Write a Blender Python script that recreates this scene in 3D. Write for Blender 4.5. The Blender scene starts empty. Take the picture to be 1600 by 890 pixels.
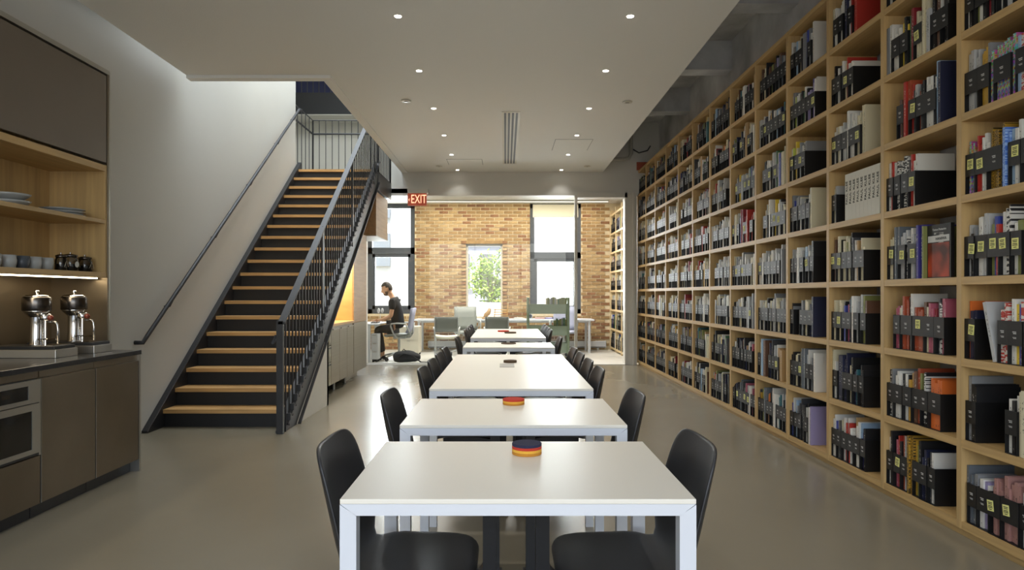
import bpy, bmesh, math, random
from mathutils import Vector, Matrix

# ------------------------------------------------------------------ camera, world, sun, large lights, exposure
scene = bpy.context.scene
col = scene.collection
F, CX, CY, CAMH = 1050.0, 790.0, 459.5, 1.22
cam_d = bpy.data.cameras.new('camera')
cam_d.sensor_width = 36.0
cam_d.lens = F / 1600.0 * 36.0
cam_d.shift_x = (800.0 - CX) / 1600.0
cam_d.shift_y = (CY - 445.0) / 1600.0
cam_d.clip_start = 0.05
cam_d.clip_end = 200
cam = bpy.data.objects.new('camera', cam_d)
cam.location = (0, 0, CAMH)
cam.rotation_euler = (math.pi / 2, 0, 0)
col.objects.link(cam)
scene.camera = cam

world = bpy.data.worlds.new('sky')
scene.world = world
world.use_nodes = True
wn = world.node_tree.nodes
wl = world.node_tree.links
bg = wn['Background']
sky = wn.new('ShaderNodeTexSky')
sky.sky_type = 'NISHITA'
sky.sun_disc = False
sky.sun_elevation = math.radians(55)
sky.sun_rotation = math.radians(200)
sky.air_density = 1.0
sky.dust_density = 2.0
wl.new(sky.outputs[0], bg.inputs[0])
bg.inputs[1].default_value = 0.4

def add_light(name, kind, loc, rot, energy, color=(1, 1, 1), size=None, size_y=None, **kw):
    d = bpy.data.lights.new(name, kind)
    d.energy = energy
    d.color = color
    if kind == 'AREA':
        d.shape = 'RECTANGLE'
        d.size = size
        d.size_y = size_y or size
    for k, v in kw.items():
        setattr(d, k, v)
    o = bpy.data.objects.new(name, d)
    o.location = loc
    o.rotation_euler = rot
    col.objects.link(o)
    return o

add_light('sun', 'SUN', (0, -5, 20), (math.radians(22), 0, math.radians(-14)), 8.0, (1, .96, .9), angle=.02)
# added area lamp, daylight of an assumed storefront window behind the camera
add_light('assumed_storefront_daylight', 'AREA', (-.3, -2.25, 1.75), (math.radians(90), 0, 0), 74, (.88, .93, 1), 5.2, 2.8)
# added area lamp for an assumed skylight over the stair, no opening built
add_light('assumed_skylight_lamp', 'AREA', (-2.6, 8.6, 6.45), (0, 0, 0), 290, (.84, .92, 1), 2.4, 5.2)
# daylight through the office windows
add_light('window_daylight', 'AREA', (-2.5, 15.15, 2.0), (math.radians(-90), 0, 0), 95, (.97, .99, 1), .9, 2.3)
add_light('window_daylight', 'AREA', (1.1, 15.15, 2.0), (math.radians(-90), 0, 0), 95, (.97, .99, 1), .9, 2.3)

scene.view_settings.view_transform = 'Standard'
scene.view_settings.look = 'None'
scene.view_settings.exposure = 0.43
scene.view_settings.gamma = 1.0
scene.view_settings.use_curve_mapping = False
scene.cycles.use_denoising = True
scene.cycles.max_bounces = 8
scene.cycles.diffuse_bounces = 4
scene.cycles.glossy_bounces = 4
scene.cycles.transparent_max_bounces = 12
scene.cycles.sample_clamp_indirect = 6
scene.cycles.caustics_reflective = False
scene.cycles.caustics_refractive = False

# ------------------------------------------------------------------ helpers
PI = math.pi
rnd = random.Random(7)

class MB:
    """collects shapes in world coordinates and links them as one mesh object"""
    def __init__(s):
        s.v, s.f, s.m = [], [], []
    def add(s, vs, fs, m=0):
        b = len(s.v)
        s.v += [tuple(p) for p in vs]
        s.f += [tuple(b + i for i in f) for f in fs]
        s.m += [m] * len(fs)
        return s
    def box(s, x0, x1, y0, y1, z0, z1, m=0):
        vs = [(x0, y0, z0), (x1, y0, z0), (x1, y1, z0), (x0, y1, z0), (x0, y0, z1), (x1, y0, z1), (x1, y1, z1), (x0, y1, z1)]
        return s.add(vs, [(0, 3, 2, 1), (4, 5, 6, 7), (0, 1, 5, 4), (1, 2, 6, 5), (2, 3, 7, 6), (3, 0, 4, 7)], m)
    def prism(s, pts, axis, a0, a1, m=0):
        """pts: outline in the two other axes (in x,y,z order)"""
        n = len(pts)
        def P(p, a):
            q = list(p)
            q.insert(axis, a)
            return q
        vs = [P(p, a0) for p in pts] + [P(p, a1) for p in pts]
        fs = [tuple(range(n)), tuple(range(2 * n - 1, n - 1, -1))]
        fs += [(i, i + n, (i + 1) % n + n, (i + 1) % n) for i in range(n)]
        return s.add(vs, fs, m)
    def tube(s, pts, r, n=8, m=0, cap=True):
        pts = [Vector(p) for p in pts]
        rs = r if isinstance(r, (list, tuple)) else [r] * len(pts)
        vs, fs = [], []
        up = None
        for i, p in enumerate(pts):
            a = pts[max(i - 1, 0)]
            b = pts[min(i + 1, len(pts) - 1)]
            d = (b - a).normalized()
            if up is None:
                up = Vector((0, 0, 1)) if abs(d.z) < .9 else Vector((1, 0, 0))
            sx = d.cross(up).normalized()
            u = sx.cross(d).normalized()
            up = u
            for k in range(n):
                t = 2 * PI * k / n
                vs.append(p + (sx * math.cos(t) + u * math.sin(t)) * rs[i])
        for i in range(len(pts) - 1):
            for k in range(n):
                k2 = (k + 1) % n
                fs.append((i * n + k, i * n + k2, (i + 1) * n + k2, (i + 1) * n + k))
        if cap:
            fs.append(tuple(range(n - 1, -1, -1)))
            fs.append(tuple((len(pts) - 1) * n + k for k in range(n)))
        return s.add(vs, fs, m)
    def lathe(s, prof, c, n=24, m=0):
        vs, fs = [], []
        for r, z in prof:
            for k in range(n):
                t = 2 * PI * k / n
                vs.append((c[0] + r * math.cos(t), c[1] + r * math.sin(t), c[2] + z))
        for i in range(len(prof) - 1):
            for k in range(n):
                k2 = (k + 1) % n
                fs.append((i * n + k, i * n + k2, (i + 1) * n + k2, (i + 1) * n + k))
        fs.append(tuple(range(n - 1, -1, -1)))
        fs.append(tuple((len(prof) - 1) * n + k for k in range(n)))
        return s.add(vs, fs, m)
    def sphere(s, c, r, n=12, m=0, sc=(1, 1, 1)):
        vs, fs = [], []
        h = n // 2
        for i in range(h + 1):
            a = PI * i / h
            for k in range(n):
                t = 2 * PI * k / n
                vs.append((c[0] + r * sc[0] * math.sin(a) * math.cos(t), c[1] + r * sc[1] * math.sin(a) * math.sin(t), c[2] + r * sc[2] * math.cos(a)))
        for i in range(h):
            for k in range(n):
                k2 = (k + 1) % n
                fs.append((i * n + k, (i + 1) * n + k, (i + 1) * n + k2, i * n + k2))
        return s.add(vs, fs, m)
    def mesh(s, name, mats, off=(0, 0, 0), smooth=False):
        me = bpy.data.meshes.new(name)
        me.from_pydata([(a - off[0], b - off[1], c - off[2]) for a, b, c in s.v], [], s.f)
        for mt in (mats if isinstance(mats, (list, tuple)) else [mats]):
            me.materials.append(mt)
        me.polygons.foreach_set('material_index', s.m)
        if smooth:
            me.polygons.foreach_set('use_smooth', [True] * len(me.polygons))
        me.update()
        return me
    def build(s, name, mats, parent=None, loc=None, bevel=0, smooth=False, seg=2):
        """verts are world coordinates; loc = origin of the object (world)"""
        base = Vector(wpos(parent)) if parent else Vector((0, 0, 0))
        org = Vector(loc) if loc is not None else (base if parent else Vector(auto_origin(s.v)))
        me = s.mesh(name, mats, org, smooth)
        if bevel or smooth:
            bm = bmesh.new()
            bm.from_mesh(me)
            bmesh.ops.recalc_face_normals(bm, faces=bm.faces)
            bm.to_mesh(me)
            bm.free()
        o = bpy.data.objects.new(name, me)
        col.objects.link(o)
        o.parent = parent
        o.location = org - base
        if bevel:
            md = o.modifiers.new('bevel', 'BEVEL')
            md.width = bevel
            md.segments = seg
            md.limit_method = 'ANGLE'
        return o

def auto_origin(v):
    xs, ys, zs = zip(*v)
    return ((min(xs) + max(xs)) / 2, (min(ys) + max(ys)) / 2, min(zs))

def wpos(o):
    p = Vector((0, 0, 0))
    while o:
        p += o.location
        o = o.parent
    return p

def tag(o, label, cat, group=None, kind=None):
    o['label'] = label
    o['category'] = cat
    if group:
        o['group'] = group
    if kind:
        o['kind'] = kind
    return o

def thing(name, label, cat, loc=(0, 0, 0), rz=0, group=None):
    o = bpy.data.objects.new(name, None)
    o.empty_display_size = .1
    col.objects.link(o)
    o.location = loc
    o.rotation_euler = (0, 0, rz)
    return tag(o, label, cat, group)

def struct(o, label=None):
    o['kind'] = 'structure'
    if label:
        o['label'] = label
    return o

def copy_tree(o, parent=None):
    c = o.copy()
    col.objects.link(c)
    c.parent = parent
    for ch in list(o.children):
        copy_tree(ch, c)
    return c

def B(name, mats, parent, *dims, **kw):
    return MB().box(*dims).build(name, mats, parent, **kw)

# ------------------------------------------------------------------ materials
def srgb(r, g, b):
    f = lambda c: c / 12.92 if c <= .04045 else ((c + .055) / 1.055) ** 2.4
    return (f(r / 255), f(g / 255), f(b / 255), 1)

def mat(name, c, rough=.5, metal=0.0, var=0.0, vscale=(3, 3, 3), detail=4, bump=0.0, bscale=(40, 40, 40), emit=None, estr=0, spec=.5, coat=0, rvar=0):
    m = bpy.data.materials.new(name)
    m.use_nodes = True
    N, L = m.node_tree.nodes, m.node_tree.links
    p = N['Principled BSDF']
    p.inputs['Base Color'].default_value = c
    p.inputs['Roughness'].default_value = rough
    p.inputs['Metallic'].default_value = metal
    p.inputs['Specular IOR Level'].default_value = spec
    p.inputs['Coat Weight'].default_value = coat
    if emit:
        p.inputs['Emission Color'].default_value = emit
        p.inputs['Emission Strength'].default_value = estr
    if var or bump or rvar:
        tc = N.new('ShaderNodeTexCoord')
    if var or rvar:
        mp = N.new('ShaderNodeMapping')
        mp.inputs['Scale'].default_value = vscale
        L.new(tc.outputs['Object'], mp.inputs[0])
        nz = N.new('ShaderNodeTexNoise')
        nz.inputs['Scale'].default_value = 1
        nz.inputs['Detail'].default_value = detail
        L.new(mp.outputs[0], nz.inputs[0])
    if var:
        r = N.new('ShaderNodeValToRGB')
        r.color_ramp.elements[0].position = .3
        r.color_ramp.elements[1].position = .7
        r.color_ramp.elements[0].color = [max(0, x * (1 - var)) for x in c[:3]] + [1]
        r.color_ramp.elements[1].color = [min(1, x * (1 + var)) for x in c[:3]] + [1]
        L.new(nz.outputs[0], r.inputs[0])
        L.new(r.outputs[0], p.inputs['Base Color'])
    if rvar:
        mr = N.new('ShaderNodeMapRange')
        mr.inputs['From Min'].default_value = .3
        mr.inputs['From Max'].default_value = .7
        mr.inputs['To Min'].default_value = rough - rvar
        mr.inputs['To Max'].default_value = rough + rvar
        L.new(nz.outputs[0], mr.inputs[0])
        L.new(mr.outputs[0], p.inputs['Roughness'])
    if bump:
        mp2 = N.new('ShaderNodeMapping')
        mp2.inputs['Scale'].default_value = bscale
        L.new(tc.outputs['Object'], mp2.inputs[0])
        n2 = N.new('ShaderNodeTexNoise')
        n2.inputs['Scale'].default_value = 1
        n2.inputs['Detail'].default_value = 5
        L.new(mp2.outputs[0], n2.inputs[0])
        bp = N.new('ShaderNodeBump')
        bp.inputs['Strength'].default_value = bump
        bp.inputs['Distance'].default_value = .01
        L.new(n2.outputs[0], bp.inputs['Height'])
        L.new(bp.outputs[0], p.inputs['Normal'])
    return m

def emis(name, c, s):
    m = bpy.data.materials.new(name)
    m.use_nodes = True
    N, L = m.node_tree.nodes, m.node_tree.links
    N.remove(N['Principled BSDF'])
    e = N.new('ShaderNodeEmission')
    e.inputs[0].default_value = c
    e.inputs[1].default_value = s
    L.new(e.outputs[0], N['Material Output'].inputs[0])
    return m

def glass(name, tint=(.96, .98, .97, 1), refl=1.0):
    m = bpy.data.materials.new(name)
    m.use_nodes = True
    N, L = m.node_tree.nodes, m.node_tree.links
    N.remove(N['Principled BSDF'])
    t = N.new('ShaderNodeBsdfTransparent')
    t.inputs[0].default_value = tint
    g = N.new('ShaderNodeBsdfGlossy')
    g.inputs['Roughness'].default_value = .01
    fr = N.new('ShaderNodeFresnel')
    fr.inputs[0].default_value = 1.45
    mu = N.new('ShaderNodeMath')
    mu.operation = 'MULTIPLY'
    mu.inputs[1].default_value = refl
    mx = N.new('ShaderNodeMixShader')
    L.new(fr.outputs[0], mu.inputs[0])
    L.new(mu.outputs[0], mx.inputs[0])
    L.new(t.outputs[0], mx.inputs[1])
    L.new(g.outputs[0], mx.inputs[2])
    L.new(mx.outputs[0], N['Material Output'].inputs[0])
    return m

M = {}
M['floor'] = mat('polished_concrete', srgb(130, 123, 106), .24, var=.07, vscale=(.9, .7, 1), detail=5, rvar=.025, bump=.008, bscale=(30, 30, 30), spec=.5)
M['office_floor'] = mat('office_concrete', srgb(218, 216, 208), .35, var=.08, vscale=(2, 2, 2))
M['wall'] = mat('grey_white_paint', srgb(204, 203, 197), .75, var=.02, vscale=(1, 1, 1), bump=.02, bscale=(60, 60, 60))
M['white_wall'] = mat('white_paint', srgb(205, 202, 192), .7, bump=.02, bscale=(60, 60, 60))
M['ceiling'] = mat('perforated_ceiling', srgb(232, 231, 226), .8, bump=.12, bscale=(70, 70, 70))
M['concrete'] = mat('rough_concrete', srgb(196, 196, 196), .85, var=.38, vscale=(1.6, 1.6, 1.6), detail=10, bump=1.0, bscale=(9, 5, 4))
M['trimwhite'] = mat('white_trim', srgb(200, 198, 190), .5)
M['wood_y'] = mat('oak_along', srgb(184, 152, 100), .5, var=.14, vscale=(40, 1.6, 40), detail=6, bump=.03, bscale=(60, 4, 60))
M['wood_z'] = mat('oak_upright', srgb(186, 155, 104), .5, var=.16, vscale=(26, 26, 1.3), detail=6, bump=.03, bscale=(60, 60, 4))
M['wood_x'] = mat('oak_tread', srgb(196, 154, 98), .4, var=.22, vscale=(2.2, 34, 34), detail=6, bump=.03, bscale=(4, 60, 60))
M['pale_wood'] = mat('pale_birch', srgb(214, 190, 146), .5, var=.08, vscale=(20, 2, 20))
M['gold_wood'] = mat('birch_panel', srgb(206, 168, 110), .45, var=.1, vscale=(3, 3, 10))
M['brown_wood'] = mat('walnut_panel', srgb(170, 138, 100), .45, var=.12, vscale=(30, 2, 30))
M['black_steel'] = mat('black_steel', srgb(34, 34, 36), .42, var=.1, vscale=(8, 8, 8))
M['black_riser'] = mat('black_riser', srgb(24, 24, 25), .6)
M['rail_steel'] = mat('dark_grey_steel', srgb(48, 49, 52), .55)
M['white_metal'] = mat('white_powder_coat', srgb(204, 207, 212), .35)
M['white_top'] = mat('white_laminate', srgb(222, 217, 204), .36, bump=.01, bscale=(200, 200, 200))
M['chair'] = mat('black_plastic', srgb(38, 38, 40), .45, bump=.03, bscale=(300, 300, 300))
M['chair_base'] = mat('black_base', srgb(30, 30, 32), .5)
M['steel'] = mat('brushed_steel', srgb(150, 142, 126), .33, .9, var=.05, vscale=(1, 1, 60), bump=.01, bscale=(2, 2, 200))
M['bronze_steel'] = mat('bronze_steel', srgb(120, 108, 90), .36, .85, var=.08, vscale=(3, 3, 3))
M['steel_trim'] = mat('steel_trim', srgb(175, 172, 165), .3, .9)
M['door_paint'] = mat('taupe_metal_panel', srgb(118, 108, 96), .45, .5, var=.05, vscale=(2, 2, 2))
M['black_stone'] = mat('black_worktop', srgb(40, 40, 42), .22, var=.2, vscale=(20, 20, 20))
M['black_glass'] = mat('black_oven_glass', srgb(10, 10, 11), .08)
M['chrome'] = mat('chrome', srgb(210, 208, 205), .1, 1.0)
M['dark_chrome'] = mat('smoked_steel', srgb(95, 90, 86), .25, 1.0)
M['black_plastic'] = mat('matte_black', srgb(22, 22, 23), .5)
M['red_wood'] = mat('red_wood_knob', srgb(110, 45, 28), .35)
M['ceramic'] = mat('grey_ceramic', srgb(168, 170, 168), .35)
M['dark_ceramic'] = mat('dark_ceramic', srgb(70, 76, 84), .35)
M['glass'] = glass('partition_glass', (.955, .97, .965, 1), .45)
M['win_glass'] = glass('window_glass', (.95, .97, .98, 1), .8)
M['jar_glass'] = glass('jar_glass', (.55, .55, .55, 1), 2.0)
M['dark_frame'] = mat('dark_window_frame', srgb(72, 76, 82), .45)
M['shade'] = mat('roller_shade', srgb(232, 226, 205), .8)
M['brick_tan'] = mat('brick_tan', srgb(154, 124, 84), .85, var=.2, vscale=(20, 20, 20), bump=.3, bscale=(60, 60, 60))
M['brick_brown'] = mat('brick_brown', srgb(136, 98, 68), .85, var=.25, vscale=(20, 20, 20), bump=.3, bscale=(60, 60, 60))
M['brick_pale'] = mat('brick_pale', srgb(174, 146, 104), .85, var=.18, vscale=(20, 20, 20), bump=.3, bscale=(60, 60, 60))
M['mortar'] = mat('mortar', srgb(214, 198, 166), .9, var=.1, vscale=(12, 12, 12), bump=.3, bscale=(50, 50, 50))
M['white_brick'] = mat('white_painted_brick', srgb(236, 236, 234), .8, var=.06, vscale=(3, 3, 12), bump=.6, bscale=(5, 5, 16))
M['grey_paint'] = mat('grey_paint', srgb(150, 156, 164), .6)
M['ext_siding'] = mat('siding', srgb(170, 170, 180), .7)
M['ext_dark'] = mat('dark_exterior_window', srgb(110, 105, 108), .3)
M['leaf'] = mat('leaf_green', srgb(150, 176, 66), .5, var=.3, vscale=(9, 9, 9))
M['branch'] = mat('branch', srgb(110, 90, 66), .8)
M['soil'] = mat('pale_ground', srgb(200, 190, 170), .9)
M['silver_plastic'] = mat('light_grey_plastic', srgb(190, 192, 190), .4)
M['grey_fabric'] = mat('grey_mesh_fabric', srgb(140, 143, 136), .7, bump=.2, bscale=(300, 300, 300))
M['cream_seat'] = mat('cream_seat_pad', srgb(226, 220, 196), .7)
M['lavender'] = mat('lavender_grey_fabric', srgb(166, 168, 190), .7)
M['sage'] = mat('sage_green_steel', srgb(128, 142, 118), .45)
M['black_cloth'] = mat('black_cloth', srgb(32, 33, 36), .85, bump=.2, bscale=(60, 60, 60))
M['tan_print'] = mat('tan_print', srgb(196, 186, 140), .8, var=.2, vscale=(20, 20, 20))
M['trouser'] = mat('dark_trousers', srgb(38, 38, 42), .85)
M['skin'] = mat('skin', srgb(214, 164, 130), .5, var=.06, vscale=(20, 20, 20))
M['hair'] = mat('dark_brown_hair', srgb(48, 38, 30), .6, bump=.5, bscale=(90, 90, 30))
M['exit_face'] = mat('exit_face', srgb(150, 92, 72), .4, emit=srgb(255, 80, 40), estr=.12)
M['exit_red'] = emis('exit_letters', srgb(255, 178, 140), 1.5)
M['lamp'] = emis('downlight_lens', (1, .93, .82, 1), 14)
M['led'] = emis('led_strip', (1, .85, .6, 1), 9)
M['led_white'] = emis('assumed_linear_lamp', (1, .93, .82, 1), 1.4)
M['grille'] = mat('grille_slot', srgb(60, 58, 55), .6)
M['cream_metal'] = mat('cream_metal', srgb(206, 200, 184), .5)
M['pipe'] = mat('white_pipe', srgb(170, 168, 160), .5)
M['navy_felt'] = mat('navy_felt', srgb(38, 40, 66), .95, bump=.4, bscale=(400, 400, 400))
M['red_felt'] = mat('red_felt', srgb(190, 58, 40), .95, bump=.4, bscale=(400, 400, 400))
M['yellow_felt'] = mat('yellow_felt', srgb(226, 172, 62), .95, bump=.4, bscale=(400, 400, 400))
M['ochre_felt'] = mat('ochre_felt', srgb(196, 134, 44), .95, bump=.4, bscale=(400, 400, 400))
M['brown_felt'] = mat('brown_felt', srgb(84, 66, 46), .95, bump=.4, bscale=(400, 400, 400))
M['file'] = mat('black_card', srgb(17, 17, 18), .47, spec=.4)
M['note'] = mat('yellow_paper', srgb(226, 224, 140), .8)
M['ink'] = mat('black_ink', srgb(30, 30, 30), .8)
M['print_white'] = mat('white_print', srgb(200, 200, 196), .7)
M['pages'] = mat('paper_pages', srgb(205, 200, 186), .9)
M['pad'] = mat('grey_socket_plate', srgb(150, 146, 138), .4)

# ------------------------------------------------------------------ the shell of the room
WL, WR = -3.20, 2.66          # wall faces
ZC = 3.34                     # main ceiling
YG = 11.65                    # glass partition
YB = 14.80                    # brick wall face
struct(B('floor', M['floor'], None, WL - .2, WR + .2, -2.2, YG, -.12, 0), 'polished grey concrete floor')
struct(B('floor_office', M['office_floor'], None, WL - .2, WR + .2, YG, YB + .3, -.12, 0), 'pale concrete floor of the office behind the glass')
struct(B('wall_left', M['wall'], None, WL - .2, WL, -2.2, 10.24, 0, 6.5), 'plain grey-white wall along the stair')
struct(B('wall_right', M['concrete'], None, WR, WR + .2, -2.2, YB + .3, 0, 4.3), 'rough grey concrete wall behind the bookcase')
# ceiling with the stair opening
m = MB()
m.box(-3.09, 1.69, -2.0, 6.6, ZC, ZC + .16)
m.box(-1.70, 1.69, 6.6, YG, ZC, ZC + .16)
struct(m.build('ceiling', M['ceiling']), 'pale perforated ceiling panel with a cut-out over the stair')
# narrow bead round the stair opening
m = MB()
m.box(-3.09, -1.70, 6.50, 6.6, ZC - .03, ZC)
m.box(-1.80, -1.70, 6.6, YG, ZC - .012, ZC)
struct(m.build('trim_1', M['ceiling']), 'plaster bead framing the stair opening')
# slab above
m = MB()
m.box(WL - .2, -1.75, -2.2, 5.9, 4.2, 4.4)
m.box(-1.75, WR + .2, -2.2, YG + .2, 4.2, 4.4)
struct(m.build('ceiling_slab', M['concrete']), 'dark concrete slab above the hung ceiling')
m = MB()
for y in (4.3, 6.1, 7.9, 9.7):
    m.box(1.75, WR, y, y + .22, 3.86, 4.2)
struct(m.build('trim_2', M['concrete']), 'concrete beams above the bookcase')
# shaft over the stair
m = MB()
m.box(-1.72, -1.66, 6.6, 14.3, ZC + .16, 6.5)
m.box(WL - .2, -1.66, 5.84, 5.9, 4.2, 6.5)
struct(m.build('wall_shaft', M['white_wall']), 'white walls of the stair shaft')
struct(B('shaft_sun_block', M['white_wall'], None, -4.7, -1.6, 5.8, 14.4, 6.5, 6.6), 'unseen white slab added over the stair shaft to block the sun')  # unseen slab, added to keep direct sun out of the shaft
struct(B('wall_landing', M['white_wall'], None, -4.6, -1.66, 14.25, 14.35, 3.3, 6.5), 'white wall behind the stair landing')
struct(B('wall_landing_side', M['white_wall'], None, -4.7, -4.6, 10.2, 14.35, 2.8, 6.5), 'white side wall beyond the landing')
struct(B('wall_landing_end', M['white_wall'], None, -4.7, WL - .2, 10.14, 10.24, 2.9, 6.5), 'white return wall beside the landing')
# bulkhead above the glass partition and wall beside it
m = MB()
m.box(WL - .2, -1.70, YG, YG + .14, 2.97, 3.05)
m.box(-1.98, WR, YG, YG + .14, 2.97, ZC + .16)
m.box(-1.70, WR, YG, YG + .14, ZC + .16, 4.2)
struct(m.build('wall_bulkhead', M['wall']), 'grey-white bulkhead above the glass partition')
struct(B('wall_partition', M['wall'], None, WL - .2, -2.42, YG, YG + .14, 0, 2.97), 'wall beside the glass partition')
# office shell
struct(B('ceiling_office', M['white_wall'], None, WL - 1.5, WR, YG + .14, YB + .3, 3.22, 3.3), 'white ceiling of the office')
struct(B('wall_office_left', M['white_wall'], None, WL - .2, WL, YG, YB, 0, 3.22), 'left wall of the office')
# assumed storefront behind the camera, out of view
m = MB()
m.box(WL - .2, WR + .2, -2.2, -2.05, 0, .3)
m.box(WL - .2, WR + .2, -2.2, -2.05, 3.2, 4.3)
m.box(WL - .2, -2.95, -2.2, -2.05, .3, 3.2)
m.box(2.35, WR + .2, -2.2, -2.05, .3, 3.2)
struct(m.build('wall_assumed_storefront', M['wall']), 'wall around the assumed storefront window')
m = MB()
for x in (-2.95, -1.2, .55, 2.29):
    m.box(x, x + .06, -2.18, -2.1, .3, 3.2)
m.box(-2.95, 2.35, -2.18, -2.1, .3, .36)
m.box(-2.95, 2.35, -2.18, -2.1, 3.14, 3.2)
struct(m.build('window_1', M['dark_frame']), 'dark frame of the assumed storefront window')

# glass partition
gp = thing('glass_partition', 'frameless clear glass partition with pale frame in front of the office', 'partition', (0, YG, 0))
for a, b in ((-2.40, -2.075), (-2.07, -.985), (-.98, .12), (.125, 1.20)):
    B('glass_pane', M['glass'], gp, a, b, YG + .05, YG + .06, .03, 2.93)
B('head_rail', M['trimwhite'], gp, -2.42, WR - .36, YG - .01, YG + .13, 2.93, 2.97)
B('sill_rail', M['trimwhite'], gp, -2.42, 1.23, YG + .02, YG + .09, 0, .03)
B('mullion', M['trimwhite'], gp, 1.20, 1.245, YG, YG + .1, .0, 2.93)
m = MB()
m.box(2.08, 2.27, YG - .03, YG + .13, 0, 2.97)
m.box(2.06, 2.10, YG - .05, YG + .15, 0, 2.97)
m.box(2.20, 2.23, YG - .05, YG, 0, 2.97)
m.box(1.245, 2.10, YG - .05, YG + .15, 2.89, 2.97)
struct(m.build('door_1', M['trimwhite']), 'pale door frame beside the bookcase')
struct(B('trim_3', M['trimwhite'], None, -2.42, 2.08, YG - .05, YG + .12, -.02, .012), 'pale threshold under the partition')

# ------------------------------------------------------------------ brick wall with windows
OPEN = [(-3.05, -2.0, .79, 3.22), (-.87, -.07, .69, 2.33), (.536, 1.664, .79, 3.22)]
m = MB()
xs = [WL - .2, -3.05, -2.0, -.87, -.07, .536, 1.664, WR]
for a, b in zip(xs[:-1], xs[1:]):
    op = [o for o in OPEN if abs(o[0] - a) < .01]
    if op:
        m.box(a, b, YB, YB + .3, 0, op[0][2])
        if op[0][3] < 3.2:
            m.box(a, b, YB, YB + .3, op[0][3], 3.22)
    else:
        m.box(a, b, YB, YB + .3, 0, 3.22)
bw = struct(m.build('wall_back', M['mortar'], None, loc=(0, YB, 0)), 'exposed tan brick wall of the office')
BL, BH, PX, PZ = .186, .056, .203, .0745
bmats = [M['brick_tan'], M['brick_brown'], M['brick_pale']]
bmesh_full = [MB().box(-BL / 2, BL / 2, -.014, .004, -BH / 2, BH / 2).mesh('brick', mt) for mt in bmats]
cand, rest = [], []
r2 = random.Random(3)
row = 0
z = .04
while z < 3.2:
    x = -3.19 + (PX / 2 if row % 2 else 0)
    while x < 2.29:
        x0, x1, z0, z1 = x - BL / 2, x + BL / 2, z - BH / 2, z + BH / 2
        x0, x1 = max(x0, -3.19), min(x1, 2.64)
        full = abs(x1 - x0 - BL) < 1e-4
        ok = True
        for o in OPEN:
            if z1 > o[2] and z0 < o[3] and x1 > o[0] and x0 < o[1]:
                full = False
                if x0 >= o[0] - .02 and x1 <= o[1] + .02:
                    ok = False
                elif x0 < o[0]:
                    x1 = o[0]
                else:
                    x0 = o[1]
        if ok and x1 - x0 > .03:
            k = r2.choices((0, 1, 2), (5, 4 if z < 1.2 else 2.2, 3))[0]
            vis = full and z > .85 and (-1.98 < x < 2.2)
            (cand if vis else rest).append((x0, x1, z0, z1, k))
        x += PX
    z += PZ
    row += 1
r2.shuffle(cand)
cand.sort(key=lambda c: 0 if c[2] > 1.0 else 1)
rest += cand[300:]
for x0, x1, z0, z1, k in cand[:300]:
    o = bpy.data.objects.new('brick', bmesh_full[k])
    col.objects.link(o)
    o.parent = bw
    o.location = ((x0 + x1) / 2, r2.uniform(-.004, .004), (z0 + z1) / 2)
m = MB()
for x0, x1, z0, z1, k in rest:
    d = r2.uniform(-.004, .004)
    m.box(x0, x1, YB - .014 + d, YB + .004, z0, z1, k)
o = m.build('brick_courses', bmats, bw)
o['kind'] = 'stuff'
# proud brick surround of the small window
for i in range(25):
    zz = .72 + i * PZ
    for xx in (-.92, -.02):
        if zz < 2.36:
            o = bpy.data.objects.new('brick', bmesh_full[i % 3])
            col.objects.link(o)
            o.parent = bw
            o.scale = (.5, 2.0, 1)
            o.location = (xx, -.02, zz)
B('lintel', M['brick_tan'], bw, -.98, .04, YB - .03, YB + .1, 2.33, 2.40)

def window(n, x0, x1, z0, z1, split, upper_in, lower_in, label):
    y = YB + .06
    m = MB()
    t = .1
    m.box(x0, x0 + t, y, y + .1, z0, z1)
    m.box(x1 - t, x1, y, y + .1, z0, z1)
    m.box(x0, x1, y, y + .1, z0, z0 + t)
    m.box(x0, x1, y, y + .1, z1 - t, z1)
    m.box(x0, x1, y, y + .1, split - .07, split + .07)
    # lower sash, set in
    s = .16
    m.box(x0 + t, x0 + s, y + .02, y + .09, z0 + t, split - .07)
    m.box(x1 - s, x1 - t, y + .02, y + .09, z0 + t, split - .07)
    m.box(x0 + t, x1 - t, y + .02, y + .09, z0 + t, z0 + t + .08)
    m.box(x0 + t, x1 - t, y + .02, y + .09, split - .14, split - .07)
    w = struct(m.build('window_%d' % n, M['dark_frame'], None, loc=((x0 + x1) / 2, y, z0)), label)
    B('pane', M['win_glass'], w, x0 + t, x1 - t, y + .05, y + .056, split + .07, z1 - t)
    B('pane', M['win_glass'], w, x0 + s, x1 - s, y + .05, y + .056, z0 + t + .08, split - .14)
    return w
window(2, -3.05, -2.0, .79, 3.22, 2.18, 0, 0, 'tall dark-framed sash window behind the seated man')
w3 = window(3, .536, 1.664, .79, 3.22, 2.08, 0, 0, 'tall dark-framed sash window behind the book cart')
sh = thing('roller_shade', 'cream roller shade pulled partway down the window behind the book cart', 'blind', (1.1, YB + .03, 2.93))
B('shade_cloth', M['shade'], sh, .6, 1.6, YB + .03, YB + .036, 2.93, 3.2)
B('hem_bar', M['trimwhite'], sh, .6, 1.6, YB + .025, YB + .041, 2.915, 2.935)
m = MB()
m.box(-.87, -.83, YB + .1, YB + .16, .69, 2.33)
m.box(-.11, -.07, YB + .1, YB + .16, .69, 2.33)
m.box(-.87, -.07, YB + .1, YB + .16, .69, .73)
m.box(-.87, -.07, YB + .1, YB + .16, 2.29, 2.33)
w4 = struct(m.build('window_4', M['cream_metal']), 'small window in the brick wall looking onto a garden')
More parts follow.
